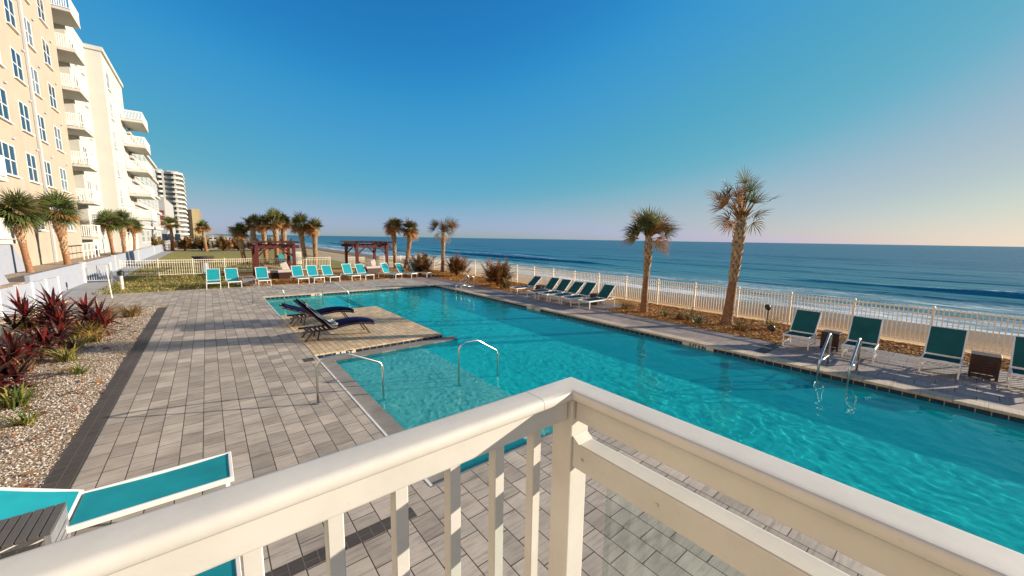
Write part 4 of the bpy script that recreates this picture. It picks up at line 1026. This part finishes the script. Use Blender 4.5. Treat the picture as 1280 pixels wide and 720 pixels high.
palm('lone slender palm with split crown between two rusty bushes', (16.4, 30.3, 0), 3.6, .17, .12, (.1, -.05), tuft_crown([rw(-.75, .65) + (12, 1), rw(.75, .75) + (12, 2), rw(0, .5) + (8, 2), rw(.3, .3) + (6, 1)], 8, .85, 14), 13, 'far palms', .3, .05)
palm('left palm of the twin pair behind the loungers', (14.4, 36.2, 0), 4.1, .18, .15, (-.1, .05), full_crown(34, .42, .95, .45, .7, -55, nl=14, width=.08), 14, 'far palms', .3, .05)
palm('right palm of the twin pair, leaning seaward', (15.3, 36.0, 0), 3.85, .18, .15, (.45, -.35), full_crown(32, .42, .9, .5, .8, -60, nl=14, width=.08), 15, 'far palms', .3, .05)
PA = palm('leftmost palm of the palm cluster behind the pergola', (3.0, 48.4, 0), 3.3, .2, .17, (-.3, .2), full_crown(28, .42, .82, .4, .7, -60, nl=13, width=.1), 21, 'cluster of palms on the lawn', .35, .05)
PB = palm('second palm from the left in the cluster behind the pergola', (3.9, 48.0, 0), 4.2, .2, .17, (-.1, 0), full_crown(28, .42, .82, .5, .85, -60, nl=13, width=.1), 22, 'cluster of palms on the lawn', .35, .05)
for (x, y, s, rz, lab) in ((4.75, 47.6, 1.0, 1.3, 'middle palm of the cluster behind the pergola'), (5.7, 47.6, 1.08, 2.2, 'second palm from the right in the cluster behind the pergola'), (6.5, 47.9, 1.06, 3.6, 'rightmost palm of the cluster, above the teal lawn chairs')):
    dup(PB if rz != 2.2 else PA, (x, y, 0), rz, lab, 'cluster of palms on the lawn', (s, s, s * (1.25 if rz == 2.2 else 1)))
palm('left palm of the leaning pair beside the white cabinet', (8.0, 43.9, 0), 4.2, .2, .17, (-.45, .2), full_crown(32, .48, .95, .4, .7, -60, nl=13, width=.09), 23, 'far palms', .3, .05)
palm('right palm of the leaning pair beside the white cabinet', (8.65, 43.4, 0), 3.9, .2, .17, (.05, -.1), full_crown(32, .45, .9, .5, .8, -60, nl=13, width=.09), 24, 'far palms', .3, .05)
palm('lone sunlit palm standing among the dune shrubs', (-.2, 87.0, 0), 4.3, .26, .2, (-.2, 0), full_crown(28, .6, 1.15, .5, .6, -45, nl=12, width=.14), 25, 'palms at the lawn end', .35)
palm('ragged palm in front of the red window panels', (-4.9, 90.0, 0), 4.7, .26, .2, (.1, 0), full_crown(28, .65, 1.25, .35, .5, -40, nl=12, width=.14), 26, 'palms at the lawn end', .35)
G = 'palms along the building terrace'
FP = palm('green palm nearest the left frame edge, before the beige facade', (-7.3, 31.0, .9), 3.1, .135, .115, (-.15, 0), full_crown(58, .5, .9, .07, .25, -38, 80, 16, .06), 31, G, .5, .07)
FP2 = palm('green palm with bulging trunk, second from the left frame edge', (-7.25, 37.6, .9), 3.5, .165, .15, (-.1, 0), full_crown(60, .52, .95, .06, .25, -38, 80, 16, .06), 32, G, .2, .14)
dup(FP, (-7.0, 51.5, .9), 1.1, 'third terrace palm, first of the three before the white wing', G, 1.0)
dup(FP2, (-6.9, 57.0, .9), 2.0, 'fourth terrace palm, middle of the three before the white wing', G, .98)
dup(FP, (-6.9, 64.0, .9), 3.0, 'fifth terrace palm, last of the three before the white wing', G, .95)

def spiky_bush(label, loc, rad, h, n, mats, seed, group, name='shrub', cat='shrub', width=.05, arch=.5):
    random.seed(seed); T = thing(name, label, cat, loc, 0, group)
    s = MB()
    for k in range(7):
        a = k * .9; s.tube([(0, 0, -.02), (math.cos(a) * rad * .15, math.sin(a) * rad * .15, h * .35), (math.cos(a) * rad * .4, math.sin(a) * rad * .4, h * .6)], [.05, .035, .015], 6)
    s.build('stem', M['wood_stem'], T)
    c = MB(); c.raw = True
    for i in range(n):
        az = random.uniform(0, 6.28); el = R_(random.uniform(5, 85)); b = Vector((random.gauss(0, rad * .22), random.gauss(0, rad * .22), h * random.uniform(.1, .5)))
        mi = 0 if random.random() < .55 else 1; c.cur = mi
        d = Vector((math.cos(az) * math.cos(el), math.sin(az) * math.cos(el), math.sin(el))); side = Vector((-math.sin(az), math.cos(az), 0)); L = rad * random.uniform(.55, 1.0); p = b.copy(); prev = None
        for k in range(6):
            q = p + d * L / 6; d = (d + Vector((0, 0, -arch / 6))).normalized()
            c.add([p - side * .008, p + side * .008, q + side * .008, q - side * .008], [(0, 1, 2, 3)])
            for sg in (-1, 1):
                for u in (.25, .75):
                    o_ = p.lerp(q, u); e = o_ + (side * sg * .75 + d * .6 + Vector((0, 0, -.15))).normalized() * L * .30 * (1 - k * .1); wd = (d * width * .5)
                    c.add([o_ - wd, o_ + wd, e], [(0, 1, 2)])
            p = q
    c.build('foliage', mats, T)
    return T
BM_ = [M['bush_red'], M['bush_leaf']]
spiky_bush('rusty spiky bush beside the twin palms', (13.35, 28.4, 0), 1.55, 1.65, 150, BM_, 41, 'rusty bushes by the pool corner', width=.07)
spiky_bush('rusty spiky bush right of the lone slender palm', (15.7, 26.6, 0), 1.35, 1.45, 130, BM_, 42, 'rusty bushes by the pool corner', width=.07)
spiky_bush('rusty spiky bush nearest the seaside loungers', (14.7, 19.7, 0), 1.35, 1.55, 140, BM_, 43, 'rusty bushes by the pool corner', width=.07)
spiky_bush('low yellowish bush at the foot of the nearest rusty bush', (14.3, 18.3, 0), .5, .5, 50, [M['straw'], M['bush_leaf']], 44, 'rusty bushes by the pool corner')
def grass_tuft(label, loc, rad, h, n, mats, seed, group, w=.022, name='grass_clump', cat='ornamental grass'):
    random.seed(seed); c = MB(); c.raw = True
    for i in range(n):
        az = random.uniform(0, 6.28); r = rad * .35 * random.random(); p = Vector((math.cos(az) * r, math.sin(az) * r, -.01)); lean = random.uniform(.1, 1.0); az2 = az + random.gauss(0, .5)
        d = Vector((math.cos(az2) * lean, math.sin(az2) * lean, 1)).normalized(); L = h * random.uniform(.6, 1.15); s = Vector((-math.sin(az2), math.cos(az2), 0)); c.cur = random.choice(range(len(mats)))
        ws = [w, w, w * .8, 0]; prev = None
        for k in range(4):
            cur_ = [p - s * ws[k] / 2, p + s * ws[k] / 2]
            if prev: c.add(prev + [cur_[1], cur_[0]], [(0, 1, 2, 3)])
            prev = cur_; p = p + d * L / 3; d = (d + Vector((math.cos(az2) * .35, math.sin(az2) * .35, -.30))).normalized()
    o = c.build(name, mats); o.location = loc; return tag(o, label, cat, group)
GM = [M['grass_green'], M['grass_leaf'], M['straw']]
grass_tuft('green grassy clump at the left frame edge of the shell bed', (-2.95, 8.6, 0), .5, .5, 90, [M['grass_green'], M['grass_green'], M['grass_leaf']], 51, 'grass clumps in the shell bed', .024)
grass_tuft('bright green grassy clump in the middle of the shell bed', (-2.85, 10.5, 0), .5, .5, 90, [M['grass_green'], M['grass_leaf']], 52, 'grass clumps in the shell bed', .024)
grass_tuft('yellow green clump below the dark red plant', (-2.85, 13.6, 0), .5, .5, 80, GM, 53, 'grass clumps in the shell bed', .026)
grass_tuft('small reddish clump in front of the dark red plant', (-3.35, 13.0, 0), .35, .42, 45, [M['bush_red'], M['straw']], 54, 'grass clumps in the shell bed', .022)
grass_tuft('straw coloured tall clump at the far corner of the shell bed', (-3.0, 18.6, 0), .8, .95, 190, [M['straw'], M['grass_leaf'], M['bush_red']], 55, 'grass clumps in the shell bed', .03)
grass_tuft('olive clump beside the straw coloured one in the shell bed', (-3.0, 16.4, 0), .8, .75, 150, [M['grass_leaf'], M['bush_leaf'], M['straw']], 56, 'grass clumps in the shell bed', .03)
grass_tuft('loose straw clump next to the charcoal band at the bed end', (-2.4, 19.6, 0), .6, .7, 100, [M['straw'], M['bush_leaf']], 57, 'grass clumps in the shell bed', .03)
grass_tuft('low green clump between the two red plants', (-3.0, 15.0, 0), .5, .45, 90, [M['grass_green'], M['grass_leaf']], 58, 'grass clumps in the shell bed', .026)
grass_tuft('dry reddish clump right under the maroon plant', (-2.7, 15.6, 0), .5, .55, 90, [M['bush_red'], M['straw'], M['grass_leaf']], 59, 'grass clumps in the shell bed', .026)
grass_tuft('olive clump at the panel fence foot', (-4.6, 18.6, 0), .8, .7, 120, [M['grass_leaf'], M['bush_leaf']], 50, 'grass clumps in the shell bed', .03)
for x_, y_, lab in ((-2.4, 12.2, 'small green tuft closest to the charcoal band, mid bed'), (-3.5, 10.6, 'green tuft between the two frame edge red plants'), (-2.5, 9.4, 'young green tuft right of the frame edge grassy clump')):
    grass_tuft(lab, (x_, y_, 0), .35, .34, 60, [M['grass_green'], M['grass_leaf']], int(y_ * 10), 'grass clumps in the shell bed', .02)
MG = 'small plants in the mulch bed'
for i, (x, y, r, h, mats, lab) in enumerate([(14.75, 9.9, .45, .65, [M['bush_leaf'], M['grass_leaf'], M['straw']], 'leafy yellow plant left of the shorter palm'), (14.6, 7.9, .4, .45, GM, 'small pale plant right of the shorter palm'), (14.9, 7.0, .5, .65, [M['straw'], M['grass_leaf']], 'feathery straw plant midway between the two palms'),
    (14.5, 6.5, .45, .5, [M['agave'], M['grass_green']], 'spiky agave left of the taller palm'), (14.6, 5.1, .55, .6, [M['straw'], M['bush_leaf']], 'sprawling dry plant right of the taller palm'), (15.6, 4.4, .4, .7, [M['grass_leaf'], M['straw']], 'upright yellow plant against the fence near first low chair'),
    (14.5, 7.3, .35, .4, [M['bush_red'], M['straw']], 'reddish low plant between the pale ones'), (15.0, 17.6, .5, .5, [M['straw'], M['bush_leaf']], 'dry low clump at the start of the seaside row'), (14.6, 23.0, .6, .6, [M['bush_red'], M['straw'], M['bush_leaf']], 'rusty low clump between the second and third bushes'), (15.6, 22.0, .5, .5, [M['straw'], M['bush_red']], 'straw low clump by the fence between the bushes')]):
    grass_tuft(lab, (x, y, 0), r, h, 70, mats, 60 + i, MG, .024)
def ti_plant(label, loc, heads, seed, mats, group='dark red plants in the shell bed', L=.62, w=.085):
    random.seed(seed); heads = heads + [(x * random.uniform(.3, 1.2) + random.gauss(0, .12), y * random.uniform(.3, 1.2) + random.gauss(0, .12), z * random.uniform(.35, .7), int(n * .7)) for (x, y, z, n) in heads]; T = thing('cordyline', label, 'red leafed plant', loc, 0, group); s = MB(); c = MB(); c.raw = True
    for (x, y, z, n) in heads:
        s.tube([(x * .4, y * .4, -.02), (x * .8, y * .8, z * .5), (x, y, z)], [.028, .022, .018], 7)
        for i in range(n):
            az = i * 2.4 + random.uniform(-.3, .3); t = i / n; el = R_(-15 + 95 * t + random.uniform(-10, 10)); l = L * random.uniform(.7, 1.15)
            d = Vector((math.cos(az) * math.cos(el), math.sin(az) * math.cos(el), math.sin(el))); side = Vector((-math.sin(az), math.cos(az), 0)); p = Vector((x, y, z - .12 + .16 * t)); c.cur = 0 if random.random() < .5 else 1
            prev = None
            for k, ww in enumerate((.2, .75, 1, .8, .45, 0)):
                nrm = side.cross(d); cu_ = [p - side * w * ww / 2 + nrm * .012 * ww, p, p + side * w * ww / 2 + nrm * .012 * ww]
                if prev: c.add(prev + cu_, [(0, 1, 4, 3), (1, 2, 5, 4)])
                prev = cu_; p = p + d * l / 5; d = (d + Vector((0, 0, -.16))).normalized()
    s.build('stem', M['wood_stem'], T, smooth=True); c.build('leaves', mats, T, smooth='all'); return T
TM = [M['ti_dark'], M['ti_red']]
ti_plant('large dark maroon plant with long arching leaves by the bed end', (-3.65, 16.7, 0), [(0, 0, .75, 36), (.6, .3, .62, 32), (-.5, .1, .7, 32), (.2, -.5, .5, 30), (-.1, .65, .85, 34), (.9, .1, .5, 28), (-.7, .6, .75, 28)], 71, TM, L=.72, w=.075)
ti_plant('glossy maroon plant in the middle of the bed', (-3.75, 14.0, 0), [(0, 0, .38, 30), (.4, .3, .32, 28), (-.45, .3, .35, 28), (.15, -.45, .28, 26), (.6, .7, .4, 26)], 72, TM, L=.58, w=.075)
ti_plant('purple red plant touching the left frame edge', (-3.75, 11.3, 0), [(0, 0, .42, 30), (.4, -.2, .32, 28), (-.4, .35, .4, 28), (.2, .5, .36, 28), (.5, .4, .3, 26)], 73, TM, L=.62, w=.085)
ti_plant('low red plant with yellow tipped leaves at the left frame edge', (-3.5, 9.8, 0), [(0, 0, .25, 24), (-.35, .1, .22, 22), (.25, -.25, .16, 20)], 74, [M['ti_red'], M['bush_red'], M['grass_leaf']], L=.52, w=.07)
def agave(label, loc, seed, r=.5):
    random.seed(seed); c = MB(); c.raw = True
    for i in range(22):
        az = i * 2.4; el = R_(15 + 60 * i / 22); d = Vector((math.cos(az) * math.cos(el), math.sin(az) * math.cos(el), math.sin(el))); s = Vector((-math.sin(az), math.cos(az), 0)); p = Vector((0, 0, .03)); prev = None
        for ww in (.05, .09, .06, 0):
            cu_ = [p - s * ww, p + s * ww]
            if prev: c.add(prev + [cu_[1], cu_[0]], [(0, 1, 2, 3)])
            prev = cu_; p = p + d * r / 3; d = (d + Vector((0, 0, -.08))).normalized()
    o = c.build('agave', M['agave']); o.location = loc; tag(o, label, 'agave', 'blue green agaves by the panel fence')
agave('blue green agave by the panel fence, farther from camera', (-4.55, 15.9, 0), 81, .75); agave('blue green agave by the panel fence, nearer camera', (-4.75, 14.2, 0), 82, .8)
# dune shrubs beyond the lawn
random.seed(90)
DS = [(-7.0, 'dark brown shrub at the left end of the dune hedge'), (-3.2, 'brown shrub beside the ragged palm'), (-.9, 'olive shrub left of the lone sunlit palm'), (2.2, 'straw coloured shrub right of the lone sunlit palm'), (4.6, 'rusty shrub midway along the dune hedge'), (7.2, 'dark dune shrub left of the palm cluster'), (9.6, 'dry shrub behind the palm cluster'), (12.2, 'straw shrub at the seaward end of the dune hedge')]
for i, (x, lab) in enumerate(DS):
    spiky_bush(lab, (x, 88.5 + random.uniform(-1, 2), 0), 2.2, 2.0, 110, [M['bush_red'], M['bush_leaf']] if i % 2 else [M['straw'], M['bush_leaf']], 100 + i, 'dune shrubs at the lawn end', width=.16)

# ground cover: pebbles, mulch chips, lawn blades
def scatter(name, label, cat, regions, n, size, mats, seed, flat=.5, elong=1.0):
    rnd = random.Random(seed); c = MB(); c.raw = True
    areas = [(b - a) * (d - e) for (a, e, b, d) in regions]; tot = sum(areas)
    for reg, ar in zip(regions, areas):
        for i in range(int(n * ar / tot)):
            x, y = rnd.uniform(reg[0], reg[2]), rnd.uniform(reg[1], reg[3]); s = size * rnd.uniform(.5, 1.4); a = rnd.uniform(0, 3.14); ca, sa = math.cos(a), math.sin(a); ex, ey, ez = s * elong, s * rnd.uniform(.5, .8), s * flat * rnd.uniform(.6, 1.2)
            t = rnd.uniform(-.4, .4); z = -.008
            P = [(ex, 0, t * ex), (0, ey, 0), (-ex, 0, -t * ex), (0, -ey, 0), (0, 0, ez)]
            c.cur = rnd.randrange(len(mats))
            c.add([(x + p[0] * ca - p[1] * sa, y + p[0] * sa + p[1] * ca, z + max(-.01, p[2]) + ez * .35) for p in P], [(0, 1, 4), (1, 2, 4), (2, 3, 4), (3, 0, 4)])
    return stuff(c.build(name, mats), label, cat)
scatter('pebbles', 'pale and brown shell pebbles covering the planting bed', 'pebbles', [(-5.6, 5.0, -1.79, 12.5), (-5.6, 5.0, -1.79, 12.5), (-5.6, 12.5, -1.79, 21.9)], 60000, .0175, [M['peb%d' % i] for i in range(5)], 5)
scatter('mulch_chips', 'orange brown wood chips covering the seaside beds', 'mulch', [(13.62, 3.6, 17.1, 10.3), (13.62, 16.8, 17.1, 27.2), (15.32, -2, 17.1, 3.5), (2, 27.4, 17, 32)], 26000, .05, [M['chip%d' % i] for i in range(3)], 6, .3, 1.6)
def blades(regions, n, h, mats, seed):
    rnd = random.Random(seed); c = MB(); c.raw = True; areas = [(b - a) * (d - e) for (a, e, b, d) in regions]; tot = sum(areas)
    for reg, ar in zip(regions, areas):
        for i in range(int(n * ar / tot)):
            x, y = rnd.uniform(reg[0], reg[2]), rnd.uniform(reg[1], reg[3]); a = rnd.uniform(0, 6.28); w = .035; l = h * rnd.uniform(.6, 1.4); c.cur = rnd.randrange(len(mats))
            c.add([(x - math.cos(a) * w, y - math.sin(a) * w, -.01), (x + math.cos(a) * w, y + math.sin(a) * w, -.01), (x + rnd.uniform(-.05, .05), y + rnd.uniform(-.05, .05), l)], [(0, 1, 2)])
    return stuff(c.build('grass', mats), 'short yellow green grass growing on the lawn', 'grass')
blades([(-4.7, 27.4, 1.5, 37), (-4.7, 37, 9, 60)], 26000, .07, [M['grass_green'], M['grass_leaf'], M['straw']], 8)

def litter(regions, n, size, mats, seed):
    rnd = random.Random(seed); c = MB(); c.raw = True
    for reg in regions:
        for i in range(n // len(regions)):
            x, y = rnd.uniform(reg[0], reg[2]), rnd.uniform(reg[1], reg[3]); a = rnd.uniform(0, 6.28); l = size * rnd.uniform(.5, 1.6); w = l * rnd.uniform(.12, .3); d = Vector((math.cos(a), math.sin(a), rnd.uniform(-.1, .25))); p = Vector((-math.sin(a), math.cos(a), rnd.uniform(-.3, .3))); o_ = Vector((x, y, .022)); c.cur = rnd.randrange(len(mats))
            c.add([o_ - d * l / 2, o_ + p * w, o_ + d * l / 2, o_ - p * w], [(0, 1, 2, 3)])
    return stuff(c.build('leaf_litter', mats), 'dry brown and reddish leaves lying on the shell bed', 'leaf litter')
litter([(-5.4, 5.5, -1.8, 21), (-5.0, 7.5, -2.6, 15), (-4.6, 8, -3, 12)], 1500, .13, [M['straw'], M['bush_red'], M['frond_dry'], M['ti_red']], 9)
